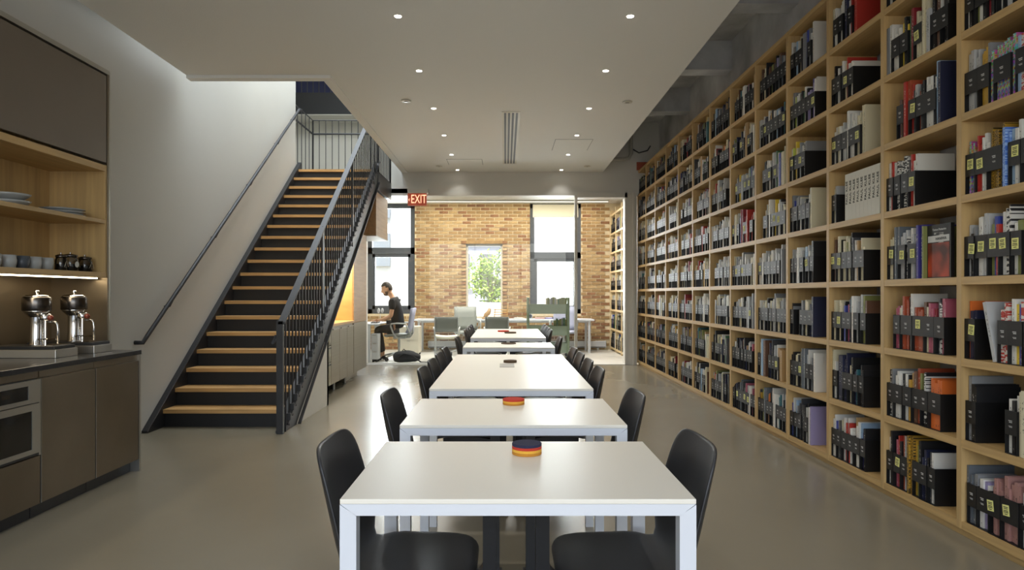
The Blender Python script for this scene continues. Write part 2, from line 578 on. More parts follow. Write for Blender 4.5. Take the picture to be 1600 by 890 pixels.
B('pane', M['win_glass'], w4, -.83, -.11, YB + .12, YB + .126, .73, 2.29)

# ------------------------------------------------------------------ outside
struct(B('ground', M['soil'], None, -14, 14, YB + .3, 40, -.3, -.1), 'pale ground outside')
nb = thing('neighbour_building', 'white painted brick building outside the tall windows', 'building', (-4.2, 17.5, -.1))
B('wall', M['white_brick'], nb, -9, -1.62, 17.5, 18, -.1, 9)
for zz in (1.95, 2.42, 3.2):
    f = B('window', M['grey_paint'], nb, -3.75, -3.0, 17.44, 17.5, zz, zz + .38)
nb2 = thing('neighbour_wall', 'white painted brick gable outside, right of the garden', 'building', (4.2, 17.5, -.1))
B('wall', M['white_brick'], nb2, .45, 8, 17.5, 18, -.1, 9)
for i in range(26):
    r2.uniform(0, 1)
far = thing('far_house', 'grey sided house beyond the garden shrubs', 'building', (-.6, 25, -.1))
B('wall', M['ext_siding'], far, -5, 4, 25, 25.4, -.1, 9)
for i in range(5):
    B('siding_band', M['white_brick'], far, -5, 4, 24.94, 25, 3.0 + i * .62, 3.2 + i * .62)
for x in (-1.9, -1.05, -.2):
    w = B('window', M['white_brick'], far, x, x + .66, 24.92, 25, 1.4, 2.8)
    B('pane', M['ext_dark'], w, x + .08, x + .58, 24.9, 24.93, 1.48, 2.72)
pl = thing('planter_wall', 'low white garden wall in front of the shrubs', 'planter', (-.5, 19.2, -.1))
B('planter_box', M['white_brick'], pl, -2.2, 1.2, 18.9, 19.5, -.1, .98, bevel=.02)
B('planter_soil', M['soil'], pl, -2.1, 1.1, 18.95, 19.45, .95, .99)

def shrub(loc, h, rad, n, seed, label):
    t = thing('garden_shrub', label, 'shrub', loc, group='shrubs in the garden')
    rr = random.Random(seed)
    m, lf = MB(), MB()
    for i in range(7):
        a = rr.uniform(0, 2 * PI)
        tip = Vector((loc[0] + rad * .7 * math.cos(a), loc[1] + rad * .5 * math.sin(a), loc[2] + h * rr.uniform(.6, .95)))
        m.tube([loc, Vector(loc).lerp(tip, .5) + Vector((0, 0, .1)), tip], [.02, .014, .006], 5)
    clumps = [(rr.uniform(-rad, rad), rr.uniform(-.18, .18), rr.uniform(.1, 1) * h, rr.uniform(.08, .2)) for _ in range(14)]
    for i in range(n):
        q = rr.choice(clumps)
        c = Vector((loc[0] + q[0] + rr.gauss(0, q[3]), loc[1] + max(-.25, min(.25, q[1] + rr.gauss(0, .1))), loc[2] + max(.03, q[2] + rr.gauss(0, q[3]))))
        u = Vector((rr.gauss(0, 1), rr.gauss(0, 1), rr.gauss(0, 1))).normalized()
        w = u.orthogonal().normalized() * .03
        u = u * .075
        lf.add([c - u, c + w, c + u, c - w], [(0, 1, 2, 3)])
    m.build('stem', M['branch'], t)
    o = lf.build('foliage', M['leaf'], t)
    o['kind'] = 'stuff'
shrub((-.4, 19.2, 1.0), 1.1, .5, 1300, 1, 'tall light green shrub growing out of the low garden wall')
shrub((-1.75, 19.2, 1.0), .6, .3, 600, 2, 'low rounded shrub at the garden wall, shorter than its neighbour')

# ------------------------------------------------------------------ tables
TX, TZ, TW = .03, .725, .862
TABLES = [(1.624, 2.262), (2.544, 3.189), (3.524, 5.54), (6.27, 6.90), (7.66, 9.60)]
TLAB = ['short white meeting table with a navy-topped coaster stack',
        'short white meeting table with a red-topped coaster stack',
        'long white meeting table with a grey socket plate and brown coasters',
        'short white meeting table set between the two long tables',
        'long white meeting table with red and brown coasters, before the glass partition']
for (y0, y1), lab in zip(TABLES, TLAB):
    x0, x1 = TX - TW / 2, TX + TW / 2
    t = thing('meeting_table', lab, 'table', (TX, (y0 + y1) / 2, 0), group='white meeting tables in a row')
    s = .04
    B('tabletop', M['white_top'], t, x0, x1, y0, y1, TZ - .012, TZ, bevel=.0015)
    g = .0015
    def miter_rail(a0, a1, y, w):
        # end rail seen from the front: its ends cut at 45 degrees
        MB().prism([(a0 + g, TZ - .012), (a1 - g, TZ - .012), (a1 - s + g, TZ - .012 - s + .012), (a0 + s - g, TZ - .012 - s + .012)], 1, y, y + w).build('end_rail', M['white_metal'], t)
    miter_rail(x0, x1, y0, s)
    miter_rail(x0, x1, y1 - s, s)
    for xx in (x0, x1 - s):
        B('side_rail', M['white_metal'], t, xx, xx + s, y0 + s, y1 - s, TZ - s, TZ - .012)
    for xx, sg in ((x0, 1), (x1, -1)):
        for yy in (y0, y1 - s):
            MB().prism([(xx, 0), (xx + sg * s, 0), (xx + sg * s, TZ - s), (xx, TZ - .0135)], 1, yy, yy + s).build('leg', M['white_metal'], t)

# ------------------------------------------------------------------ chairs
def chair_shell():
    # side profile: x forward, z up, half width, edge lift
    prof = [(.196, .425, .150, 0), (.19, .443, .178, 0), (.16, .455, .196, .002), (.09, .452, .206, .008), (.0, .443, .212, .016), (-.08, .443, .214, .022),
            (-.135, .458, .214, .03), (-.17, .492, .213, .042), (-.19, .545, .212, .05), (-.205, .61, .21, .05), (-.22, .68, .206, .046), (-.231, .74, .20, .04), (-.237, .775, .188, .032), (-.24, .796, .165, .024), (-.241, .803, .135, .018)]
    n = 10
    vs, fs = [], []
    for i, (x, z, hw, lift) in enumerate(prof):
        a = prof[max(0, i - 1)]
        b = prof[min(len(prof) - 1, i + 1)]
        d = Vector((b[0] - a[0], 0, b[1] - a[1])).normalized()
        nrm = Vector((-d.z, 0, d.x))      # up over the seat, forward over the back
        if nrm.z < 0 and i < 6:
            nrm = -nrm
        if i >= 7 and nrm.x < 0:
            nrm = -nrm
        for k in range(n + 1):
            u = -1 + 2 * k / n
            p = Vector((x, u * hw, z)) + nrm * lift * abs(u) ** 2.4
            vs.append(p)
    for i in range(len(prof) - 1):
        for k in range(n):
            a = i * (n + 1) + k
            fs.append((a, a + 1, a + n + 2, a + n + 1))
    return vs, fs

def make_chair():
    t = thing('shell_chair', 'x', 'chair', (0, 0, 0))
    vs, fs = chair_shell()
    o = MB().add(vs, fs).build('seat_shell', M['chair'], t, smooth=True)
    so = o.modifiers.new('thickness', 'SOLIDIFY')
    so.thickness = .011
    so.offset = 0
    sb = o.modifiers.new('smooth', 'SUBSURF')
    sb.levels = 1
    sb.render_levels = 1
    # arm from under the seat to the upright, with a rounded inner corner
    pts = [(-.10, .395), (-.10, .425), (.05, .428), (.17, .405)]
    for k in range(7):
        a = PI / 2 * k / 6
        pts.append((.172 + .043 * math.sin(a), .448 - .043 * math.cos(a)))
    pts += [(.215, .60), (.254, .60), (.254, .35), (.20, .355), (.05, .375)]
    MB().prism(pts, 1, -.03, .03).build('support_arm', M['chair_base'], t)
    B('upright', M['chair_base'], t, .215, .254, -.03, .03, 0.012, .655)
    MB().prism([(.03, .684), (.262, .684), (.262, .645), (.20, .652)], 1, -.03, .03).build('table_bracket', M['chair_base'], t)
    MB().box(.16, .264, -.11, .11, 0, .012).build('foot_plate', M['chair_base'], t, bevel=.003)
    return t

CH0 = make_chair()
SPOTS = []
for ti, ys, off in ((0, [1.945], 0), (1, [2.87], 0), (2, [3.80, 4.28, 4.75, 5.22], .03), (3, [6.55], .03), (4, [7.95, 8.38, 8.82, 9.26], .03)):
    for i, y in enumerate(ys):
        SPOTS.append((ti, y, off, len(ys) - 1 - i))
WHICH = ['beside the navy-topped coaster stack', 'beside the red-topped coaster stack', 'at the long table with the socket plate', 'at the short table between the long tables', 'at the long table before the glass partition']
first = True
for ti, y, off, rank in SPOTS:
    for s in (-1, 1):
        o = CH0 if first else copy_tree(CH0)
        first = False
        o.location = (TX + s * (.31 - off), y, 0)
        o.rotation_euler = (0, 0, 0 if s < 0 else PI)
        side = 'stair' if s < 0 else 'bookcase'
        if ti in (2, 4):
            o['label'] = '%s-side black shell chair, %s from the partition end of the long table %s' % (side, ['first', 'second', 'third', 'fourth'][rank], 'with socket plate' if ti == 2 else 'before the glass')
        else:
            o['label'] = 'black plastic shell chair on the %s side, %s' % (side, WHICH[ti])
        o['group'] = 'shell chairs at the meeting tables'

# ------------------------------------------------------------------ coasters on the tables
def coaster(x, y, z, r, mt, label, group, h=.0085):
    o = MB().lathe([(r - .001, 0), (r, .001), (r, h - .001), (r - .001, h)], (x, y, z), 40).build('felt_coaster', mt, None, loc=(x, y, z))
    return tag(o, label, 'coaster', group)
def stack(x, y, r, names, where):
    z = TZ
    order = ['bottom', 'second', 'third', 'top']
    for i, nm in enumerate(names):
        pos = 'lowest' if i == 0 else ('top' if i == len(names) - 1 else 'middle')
        if len(names) == 4 and i == 2:
            pos = 'second from top'
        coaster(x, y, z, r, M[nm + '_felt'], '%s felt coaster, %s of the stack on %s' % (nm, pos, where), 'coasters on ' + where)
        z += .0085
stack(.066, 2.09, .046, ['ochre', 'yellow', 'red', 'navy'], 'the short table with end chairs')
stack(.036, 3.03, .049, ['ochre', 'yellow', 'red'], 'the second short table')
stack(.033, 4.88, .048, ['brown', 'brown'], 'the long table with socket plate')
tag(B('socket_plate', M['pad'], None, -.04, .06, 4.56, 4.78, TZ, TZ + .003), 'flat grey socket plate let into the long table top', 'socket')
stack(.03, 6.72, .075, ['brown'], 'the table between the long ones')
for x, y, mt, nm, off in ((-.03, 8.9, 'red_felt', 'red', 0), (.06, 8.55, 'brown_felt', 'dark brown', 0)):
    for k in range(2):
        coaster(x, y, TZ + k * .0085, .075, M[mt], '%s round felt coaster, %s of a pair on the farthest table' % (nm, 'lower' if k == 0 else 'upper'), 'coasters on the farthest table')

# ------------------------------------------------------------------ bookcase
XS, DEP = 2.297, .34
BAY = .6934
Y0 = 2.712
ROWZ = [.057 + .4103 * k for k in range(9)]
ST, UT = .039, .036
bc = thing('bookcase', 'wall-long oak bookcase with eight shelves of files and books', 'bookcase', (XS, 7.2, 0))
NB = 13
off = Vector(bc.location)
up_me = MB().box(0, DEP, -UT / 2, UT / 2, ROWZ[0] - ST / 2, ROWZ[-1] + ST / 2).mesh('upright', M['wood_z'])
sh_me = MB().box(.001, DEP - .005, -(BAY - UT) / 2, (BAY - UT) / 2, -ST / 2, ST / 2).mesh('shelf_board', M['wood_y'])
def part(name, me, parent, loc):
    o = bpy.data.objects.new(name, me)
    col.objects.link(o)
    o.parent = parent
    o.location = Vector(loc) - Vector(parent.location)
    return o
for j in range(NB + 1):
    part('upright', up_me, bc, (XS, Y0 + j * BAY, 0))
for j in range(NB):
    for k in range(9):
        part('shelf_board', sh_me, bc, (XS, Y0 + (j + .5) * BAY, ROWZ[k]))
    B('plinth', M['wood_y'], bc, XS + .02, XS + .05, Y0 + j * BAY, Y0 + (j + 1) * BAY - .001, 0, ROWZ[0] - ST / 2)

# office bookcase on the same line behind the partition
ob = thing('office_bookcase', 'pale birch bookcase inside the office, beyond the door frame', 'bookcase', (XS, 13.3, 0))
OY0, OB, ON = 11.98, .70, 4
oup = MB().box(0, .33, -UT / 2, UT / 2, 0, 3.05).mesh('upright', M['pale_wood'])
osh = MB().box(.001, .325, -(OB - UT) / 2, (OB - UT) / 2, -ST / 2, ST / 2).mesh('shelf_board', M['pale_wood'])
for j in range(ON + 1):
    part('upright', oup, ob, (XS, OY0 + j * OB - .02, 0))
for j in range(ON):
    for k in range(8):
        part('shelf_board', osh, ob, (XS, OY0 + (j + .5) * OB - .02, ROWZ[k]))

# ------------------------------------------------------------------ books and files
PAL = {
 'white': (214, 212, 204), 'cream': (206, 198, 168), 'pale grey': (176, 177, 176), 'grey': (130, 132, 134), 'slate grey': (96, 102, 108), 'dark grey': (62, 63, 66),
 'black': (26, 26, 28), 'navy': (32, 36, 62), 'blue': (58, 72, 150), 'pale blue': (150, 176, 200), 'indigo': (58, 50, 120), 'lilac': (150, 140, 178),
 'red': (170, 48, 38), 'crimson': (130, 34, 44), 'orange': (206, 104, 42), 'rust': (158, 72, 44), 'brown': (98, 68, 50), 'tan': (170, 138, 92), 'yellow': (222, 192, 60),
 'mustard': (186, 146, 50), 'green': (66, 104, 72), 'olive': (126, 130, 74), 'teal': (52, 104, 112), 'pink': (170, 88, 106), 'dusty pink': (164, 122, 114), 'lime': (196, 210, 96)}
def lum(c):
    return (c[0] * .3 + c[1] * .59 + c[2] * .11) / 255

def book_mat(name, c, c2=None, pattern=None):
    m = bpy.data.materials.new('cover_' + name.replace(' ', '_'))
    m.use_nodes = True
    N, L = m.node_tree.nodes, m.node_tree.links
    p = N['Principled BSDF']
    p.inputs['Roughness'].default_value = .5
    uv = N.new('ShaderNodeUVMap')
    uv.uv_map = 'uv'
    oi = N.new('ShaderNodeObjectInfo')
    def math_(op, a, b=None):
        n = N.new('ShaderNodeMath')
        n.operation = op
        for i, v in enumerate((a, b)):
            if v is None:
                continue
            if isinstance(v, (int, float)):
                n.inputs[i].default_value = v
            else:
                L.new(v, n.inputs[i])
        return n.outputs[0]
    sp = N.new('ShaderNodeSeparateXYZ')
    L.new(uv.outputs[0], sp.inputs[0])
    fu = math_('FRACT', sp.outputs[0])
    fv = sp.outputs[1]
    col2 = c2 or ((40, 40, 42) if lum(c) > .45 else (200, 198, 188))
    mixc = N.new('ShaderNodeMix')
    mixc.data_type = 'RGBA'
    mixc.inputs[6].default_value = srgb(*c)
    mixc.inputs[7].default_value = srgb(*col2)
    cmb = N.new('ShaderNodeCombineXYZ')
    nz = N.new('ShaderNodeTexNoise')
    nz.noise_dimensions = '4D'
    nz.inputs['Scale'].default_value = 1
    nz.inputs['Detail'].default_value = 1
    rw = math_('MULTIPLY', oi.outputs['Random'], 50.0)
    L.new(rw, nz.inputs['W'])
    L.new(cmb.outputs[0], nz.inputs['Vector'])
    if pattern is None:
        L.new(math_('MULTIPLY', sp.outputs[0], 3.0), cmb.inputs[0])
        L.new(math_('MULTIPLY', fv, 46.0), cmb.inputs[1])
        a = math_('GREATER_THAN', nz.outputs[0], .56)
        b = math_('LESS_THAN', math_('ABSOLUTE', math_('SUBTRACT', fu, .5)), .2)
        # title block in the upper part of the spine, a mark at its foot
        t1 = math_('LESS_THAN', math_('ABSOLUTE', math_('SUBTRACT', fv, .6)), .25)
        t2 = math_('LESS_THAN', math_('ABSOLUTE', math_('SUBTRACT', fv, .08)), .025)
        f = math_('MULTIPLY', math_('MULTIPLY', a, b), math_('MAXIMUM', t1, t2))
        f = math_('MULTIPLY', f, .75)
    elif pattern == 'dots':
        L.new(math_('MULTIPLY', sp.outputs[0], 9.0), cmb.inputs[0])
        L.new(math_('MULTIPLY', fv, 34.0), cmb.inputs[1])
        f = math_('GREATER_THAN', nz.outputs[0], .5)
    elif pattern == 'bars':
        L.new(math_('MULTIPLY', sp.outputs[0], .5), cmb.inputs[0])
        L.new(math_('MULTIPLY', fv, 26.0), cmb.inputs[1])
        f = math_('GREATER_THAN', nz.outputs[0], .5)
    L.new(f, mixc.inputs[0])
    out = mixc.outputs[2]
    if pattern == 'dots' and name.startswith('multi'):
        vo = N.new('ShaderNodeTexVoronoi')
        vo.inputs['Scale'].default_value = 1
        c3 = N.new('ShaderNodeCombineXYZ')
        L.new(math_('MULTIPLY', sp.outputs[0], 3.0), c3.inputs[0])
        L.new(math_('MULTIPLY', fv, 26.0), c3.inputs[1])
        L.new(c3.outputs[0], vo.inputs['Vector'])
        hs = N.new('ShaderNodeHueSaturation')
        hs.inputs['Saturation'].default_value = 1.0
        hs.inputs['Value'].default_value = .6
        L.new(vo.outputs['Color'], hs.inputs['Color'])
        out = hs.outputs[0]
    L.new(out, p.inputs['Base Color'])
    return m

BM = {k: book_mat(k, v) for k, v in PAL.items()}
BM['multicolour dotted'] = book_mat('multicolour dotted', (60, 90, 160), (220, 120, 60), 'dots')
BM['blue speckled'] = book_mat('blue speckled', (70, 110, 190), (150, 180, 220), 'dots')
BM['black and white'] = book_mat('black and white', (30, 30, 32), (205, 203, 196), 'bars')
BM['red and white'] = book_mat('red and white', (180, 60, 50), (210, 205, 196), 'bars')
BM['gold patterned'] = book_mat('gold patterned', (176, 136, 40), (60, 46, 20), 'dots')
BM['plain white'] = mat('cover_plain_white', srgb(206, 203, 190), .6)
BM['plain grey'] = mat('cover_plain_grey', srgb(122, 126, 130), .6)
bm_keys = list(BM.keys())
bm_list = [BM[k] for k in bm_keys]
BIX = {k: i for i, k in enumerate(bm_keys)}

# unit book: spine at x = 0 facing the room, 1 deep, 1 thick, 1 high
def book_geom():
    e = .08
    boxes = [((0, 1, -.5, -.5 + e, 0, 1), 0), ((0, 1, .5 - e, .5, 0, 1), 0), ((0, .03, -.5 + e, .5 - e, 0, 1), 0), ((.03, .97, -.5 + e, .5 - e, .012, .985), 1)]
    vs, fs, ms, uvs = [], [], [], []
    for d, mi in boxes:
        b = MB().box(*d)
        base = len(vs)
        vs += b.v
        for q in b.f:
            fs.append(tuple(base + i for i in q))
            ms.append(mi)
            xs = [b.v[i][0] for i in q]
            front = max(xs) < .001
            for i in q:
                p = b.v[i]
                uvs.append((min(.999, max(.001, p[1] + .5)) if front else 0.0, p[2]))
    return vs, fs, ms, uvs
BG = book_geom()
unit_book = {}
def book_mesh(key):
    if key not in unit_book:
        me = bpy.data.meshes.new('book')
        me.from_pydata(BG[0], [], BG[1])
        me.materials.append(BM[key])
        me.materials.append(M['pages'])
        me.polygons.foreach_set('material_index', BG[2])
        u = me.uv_layers.new(name='uv')
        u.data.foreach_set('uv', [c for p in BG[3] for c in p])
        me.update()
        unit_book[key] = me
    return unit_book[key]

FH, FD = .20, .25
LIFT = .001
def file_geom(w):
    t = .0025
    m = MB()
    m.box(0, FD, -w / 2, -w / 2 + t, 0, FH)
    m.box(0, FD, w / 2 - t, w / 2, 0, FH)
    m.box(FD - t, FD, -w / 2 + t, w / 2 - t, 0, FH)
    m.box(0, FD - t, -w / 2 + t, w / 2 - t, 0, t)
    m.box(0, t, -w / 2 + t, w / 2 - t, .088, FH)
    return m
file_cache = {}
def file_mesh(w):
    w = round(w, 3)
    if w not in file_cache:
        file_cache[w] = file_geom(w).mesh('magazine_file', M['file'])
    return file_cache[w]
# printed label: short white lines; sticky note with ink lines
lab_me = MB().box(-.0008, 0, -.009, .013, .152, .1555).box(-.0008, 0, -.009, .009, .145, .1485).box(-.0008, 0, -.009, .012, .128, .130).box(-.0008, 0, -.009, .008, .1235, .1255).mesh('printed_label', M['print_white'])
note_mb = MB().box(-.0015, 0, -.02, .02, .122, .172, 0)
for zz, ww in ((.162, .014), (.155, .012), (.146, .014), (.139, .015), (.130, .009)):
    note_mb.box(-.002, -.0015, -ww, ww, zz - .002, zz + .0015, 1)
note_me = note_mb.mesh('sticky_note', [M['note'], M['ink']])

ORD = ['first', 'second', 'third', 'fourth', 'fifth', 'sixth', 'seventh', 'eighth', 'ninth', 'tenth', 'eleventh', 'twelfth', 'thirteenth']
ROWN = ['lowest shelf', 'second shelf up', 'third shelf up', 'fourth shelf up', 'fifth shelf up', 'sixth shelf up', 'seventh shelf up', 'top shelf']

# contents of the nearest bays, far end first: g gap (cm), f file, n file with a note, b loose books, w book standing face out
SPEC = {
 (0, 7): "f:black,white f:black,red,black",
 (0, 6): "f:white,black f:olive,white,black*2 f:crimson,black*2 f:white,black,black b:pale grey*2 f:black*3 n:red,black",
 (0, 5): "f:pale grey*4 f:mustard*3,grey b:multicolour dotted f:multicolour dotted*5 b:multicolour dotted f:pale blue,red and white*2 b:blue*2 n:blue*3",
 (0, 4): "n:multicolour dotted*3 n:red*2,white*3 f:gold patterned*5 b:blue speckled*2 n:pale blue,white*2 f:white,blue speckled*2",
 (0, 3): "n:pale grey,black,grey n:white*2,pale grey*3 n:olive,blue,red n:white*2,black and white*2 n:white,olive*2",
 (0, 2): "n:orange,navy*2 g5 L:pale grey g7 f:red and white*3 f:white,yellow,blue,red and white f:olive,orange*2",
 (0, 1): "f:grey,black*2 g20 f:white,black,white b:cream*2 f:cream*3",
 (0, 0): "b:slate grey f:slate grey*2,grey f:white,lilac,white n:dusty pink*4 n:dusty pink*5 f:white,dusty pink*2",
 (1, 7): "f:white*2 f:black,white f:grey,black",
 (1, 6): "b:plain grey,white f:white*4 f:yellow,black*2,yellow b:green,crimson n:cream*3,black b:cream*2@31,pale grey f:black,brown*2,white f:black*3",
 (1, 5): "g10 f:indigo,brown,cream b:red@32,rust@32 n:red,dark grey,pale grey f:rust,black*2 f:white*3,black,white b:pale blue@34,navy@33",
 (1, 4): "f:white,red,white f:black and white*3 b:black and white f:black and white*2,dark grey n:red,white*2 g14",
 (1, 3): "n:cream*3 b:slate grey@31*2 n:pale grey*3 b:black and white n:white,pale grey*2,brown b:indigo@30*2,olive@29 W:rust",
 (1, 2): "g7 f:pink*2,cream,white f:rust*3,black,white n:rust*4,brown f:cream,pink*2,crimson f:dark grey,black and white,pink*2",
 (1, 1): "f:black and white,grey f:white*3,black f:white,black,mustard,tan f:brown,rust,olive f:black and white*2 f:orange*5 g3",
 (1, 0): "f:white,black n:pink,red,black f:rust,pale grey b:gold patterned*2@33 f:mustard,olive,black f:navy*2,black f:dark grey,white",
 (2, 7): "b:cream f:white*2 f:white*3 b:navy@33*4 f:white,red b:red@32*2",
 (2, 6): "f:black f:white,navy,black b:white n:cream*2,red,white f:white*2 g16",
 (2, 5): "n:white*2 f:cream,white f:pale grey*3 b:white@33 f:pale grey,white*3 n:cream*2 b:cream@32*2",
 (2, 4): "f:cream,pale grey g13 K",
 (2, 3): "n:tan,brown n:cream,black f:cream*2,olive f:cream,black*2 b:dark grey@29 f:white*2,tan f:cream*3",
 (2, 2): "f:cream*2 n:cream*3 f:black,blue f:pink,navy,teal b:white@31 f:pale grey b:pale grey@32 f:olive,tan,brown",
 (2, 1): "b:cream@34 f:white b:navy@31*3 f:navy*2 f:cream,black f:navy,teal f:brown,black*2",
 (2, 0): "f:white*2,blue f:white,dark grey,cream f:white,red*2,white f:red,white*3 f:tan,white*2,pale blue f:indigo,black",
 (3, 7): "b:white@31 f:slate grey,grey f:pale blue,white*2 f:cream,black b:grey*3@29 b:blue@30 f:grey,white b:white@33",
 (3, 6): "f:white,grey*2 f:lime,black,white*2 f:black*2 f:green,white,black f:lilac*2,white*2 n:indigo,lilac,white*2",
 (3, 5): "n:white,lime f:yellow,cream n:grey*2,white f:black and white,grey*2 g14",
 (3, 4): "f:grey*2,blue f:grey*3 f:cream,pale grey f:white,black*2 f:slate grey,white b:cream@31",
 (3, 3): "f:pale grey*2 f:pale grey*3 b:white@28*2 f:pale grey b:pale blue@28*2 n:pale grey*2,white f:grey,black",
 (3, 2): "f:black,grey g10 f:grey*2 f:cream*3 f:navy*3 b:navy",
 (3, 1): "f:black*2 f:cream*2,black n:cream,black b:slate grey@31*3 f:pale grey,white f:grey b:white@29",
 (3, 0): "f:blue,white f:pale blue,grey f:dark grey*2 b:black@28*3 f:white,black b:white@28,lilac@29",
}
GREY_ROWS = ['white', 'cream', 'pale grey', 'grey', 'black', 'white', 'pale grey', 'cream']
MIXED = ['white', 'cream', 'pale grey', 'black', 'dark grey', 'navy', 'brown', 'black', 'white', 'tan', 'olive', 'slate grey']
ACC = ['red', 'orange', 'yellow', 'blue', 'crimson', 'green', 'rust', 'mustard', 'teal', 'lilac', 'pale blue', 'pink']

items = []      # (kind, y centre, width, ...) gathered for every cell
def cell_items(j, r, rr):
    """returns a list of elements, far end first"""
    out = []
    if (j, r) in SPEC:
        for tok in SPEC[(j, r)].replace(', ', ',').split(' '):
            out.append(tok)
        # colour names hold spaces: glue pieces without a prefix back on
        glued = []
        for tok in out:
            if tok[:2] in ('f:', 'n:', 'b:', 'L:', 'W:') or (tok[0] == 'g' and tok[1:].isdigit()) or tok == 'K':
                glued.append(tok)
            else:
                glued[-1] += ' ' + tok
        return glued
    base = GREY_ROWS if r in (2, 3, 4, 5) else MIXED
    n = 0
    if rr.random() < .3:
        out.append('g%d' % rr.randint(4, 12))
    while n < 9:
        def cc():
            return rr.choice(ACC) if rr.random() < (.09 if r in (2, 3, 4) else .14) else rr.choice(base)
        q = rr.random()
        if q < .70:
            k = rr.choice('fffn') if j < 6 else 'f'
            out.append(k + ':' + ','.join('%s*%d' % (cc(), rr.randint(1, 2)) for _ in range(rr.randint(1, 3))))
        elif q < .95:
            out.append('b:%s*%d@%d' % (cc(), rr.randint(1, 3), rr.randint(25, 33)))
        else:
            out.append('g%d' % rr.randint(3, 9))
        n += 1
    return out

def parse_books(s):
    res = []
    for tok in s.split(','):
        h = None
        n = 1
        if '*' in tok and '@' in tok:
            a, rest_ = (tok.split('*', 1) if tok.index('*') < tok.index('@') else tok.split('@', 1))
            if tok.index('*') < tok.index('@'):
                n, h = rest_.split('@')
            else:
                h, n = rest_.split('*')
            tok = a
        elif '*' in tok:
            tok, n = tok.split('*')
        elif '@' in tok:
            tok, h = tok.split('@')
        res += [(tok, int(h) / 100 if h else None)] * int(n)
    return res

files, books, faceout, klee, leaning = [], [], [], [], []
rr = random.Random(21)
def fill_cell(y_far, y_near, zf, toks, j, r, xfront, sink=True):
    y = y_far - .004
    lim = y_near + .003
    for tok in toks:
        if tok[0] == 'g' and tok[1:].isdigit():
            y -= int(tok[1:]) / 100
            continue
        if tok == 'K':
            while y - .0475 > lim:
                klee.append((y - .02375, .0465, zf + LIFT, xfront, j, r))
                y -= .0475
            continue
        kind, body = tok.split(':', 1)
        bl = parse_books(body)
        if kind == 'L':
            leaning.append((y, bl[0][0], zf + LIFT, xfront, j, r))
            y -= .03
            continue
        if kind == 'W':
            w = min(.2, y - lim)
            if w > .1:
                faceout.append((y - w / 2, w - .003, zf + LIFT, xfront, j, r, bl[0][0]))
                y -= w
            continue
        th = [rr.uniform(.011, .024) for _ in bl]
        if kind in 'fn':
            w = max(.068, min(.105, sum(th) + .012))
            w = round(w / .006) * .006
            if y - w < lim:
                break
            sc = min(1, (w - .009) / sum(th))
            files.append((y - w / 2, w, zf + LIFT, xfront + rr.uniform(0, .006), kind == 'n', j, r, [b_[0] for b_ in bl]))
            yy = y - .004
            hh = rr.uniform(.235, .30)
            for (c, h), t in zip(bl, th):
                t *= sc
                books.append((yy - t / 2, t * .97, zf + LIFT + .003, xfront + .014 + rr.uniform(0, .012), c, min(.335, h or (hh + rr.uniform(-.03, .03))), rr.uniform(.19, .225), True, j, r))
                yy -= t
            y -= w + .0025
        else:
            for (c, h), t in zip(bl, th):
                t *= 1.15
                if y - t < lim:
                    return
                books.append((y - t / 2, t * .97, zf + LIFT, xfront + rr.uniform(0, .02), c, min(.35, h or rr.uniform(.24, .31)), rr.uniform(.2, .26), False, j, r))
                y -= t

for j in range(NB):
    for r in range(8):
        ya = Y0 + (j + 1) * BAY - UT / 2
        yb = Y0 + j * BAY + UT / 2
        fill_cell(ya, yb, ROWZ[r] + ST / 2, cell_items(j, r, rr), j, r, XS + .012)
for j in range(ON):
    for r in range(7):
        ya = OY0 + (j + 1) * OB - UT / 2 - .02
        yb = OY0 + j * OB + UT / 2 - .02
        fill_cell(ya, yb, ROWZ[r] + ST / 2, cell_items(100 + j, r, rr), 100 + j, r, XS + .012)

def where(j, r):
    return '%s, %s bay from the glass partition' % (ROWN[r], ORD[NB - 1 - j])
def file_label(note, cs, j, r):
    cs = list(dict.fromkeys(cs))
    head = 'noted black file' if note else 'black file'
    for pick in (cs[:2], cs[:1]):
        s_ = '%s of %s books, %s' % (head, ' and '.join(pick), where(j, r))
        if len(s_.split()) <= 16:
            return s_
    return '%s, %s' % (head, where(j, r))
def size_key(y, z):
    return (y * y + XS * XS + (z - CAMH) ** 2)
def inframe(y, z, h=.2):
    px = CX + F * XS / y
    py1 = CY - F * (z - CAMH) / y
    py0 = CY - F * (z + h - CAMH) / y
    return px < 1612 and py0 < 890 and py1 > 0

fi = sorted([f for f in files if f[5] < 100 and inframe(f[0], f[2])], key=lambda f: size_key(f[0], f[2]))
fset = set(id(f) for f in fi[:300])
for f in fi[:300]:
    y, w, zf, x, note, j, r, cs = f
    o = bpy.data.objects.new('magazine_file', file_mesh(w))
    col.objects.link(o)
    o.location = (x, y, zf)
    lab = file_label(note, cs, j, r)
    tag(o, lab, 'magazine file', lab.replace(' file ', ' files '))
    if note:
        c = bpy.data.objects.new('sticky_note', note_me)
        c['label'] = 'yellow handwritten note'
        c.rotation_euler = (rr.uniform(-.12, .12), 0, 0)
        c.location = (0, rr.uniform(-.006, .006), rr.uniform(-.01, .008))
    else:
        c = bpy.data.objects.new('printed_label', lab_me)
        c.location = (0, 0, rr.uniform(-.004, .004))
    col.objects.link(c)
    c.parent = o
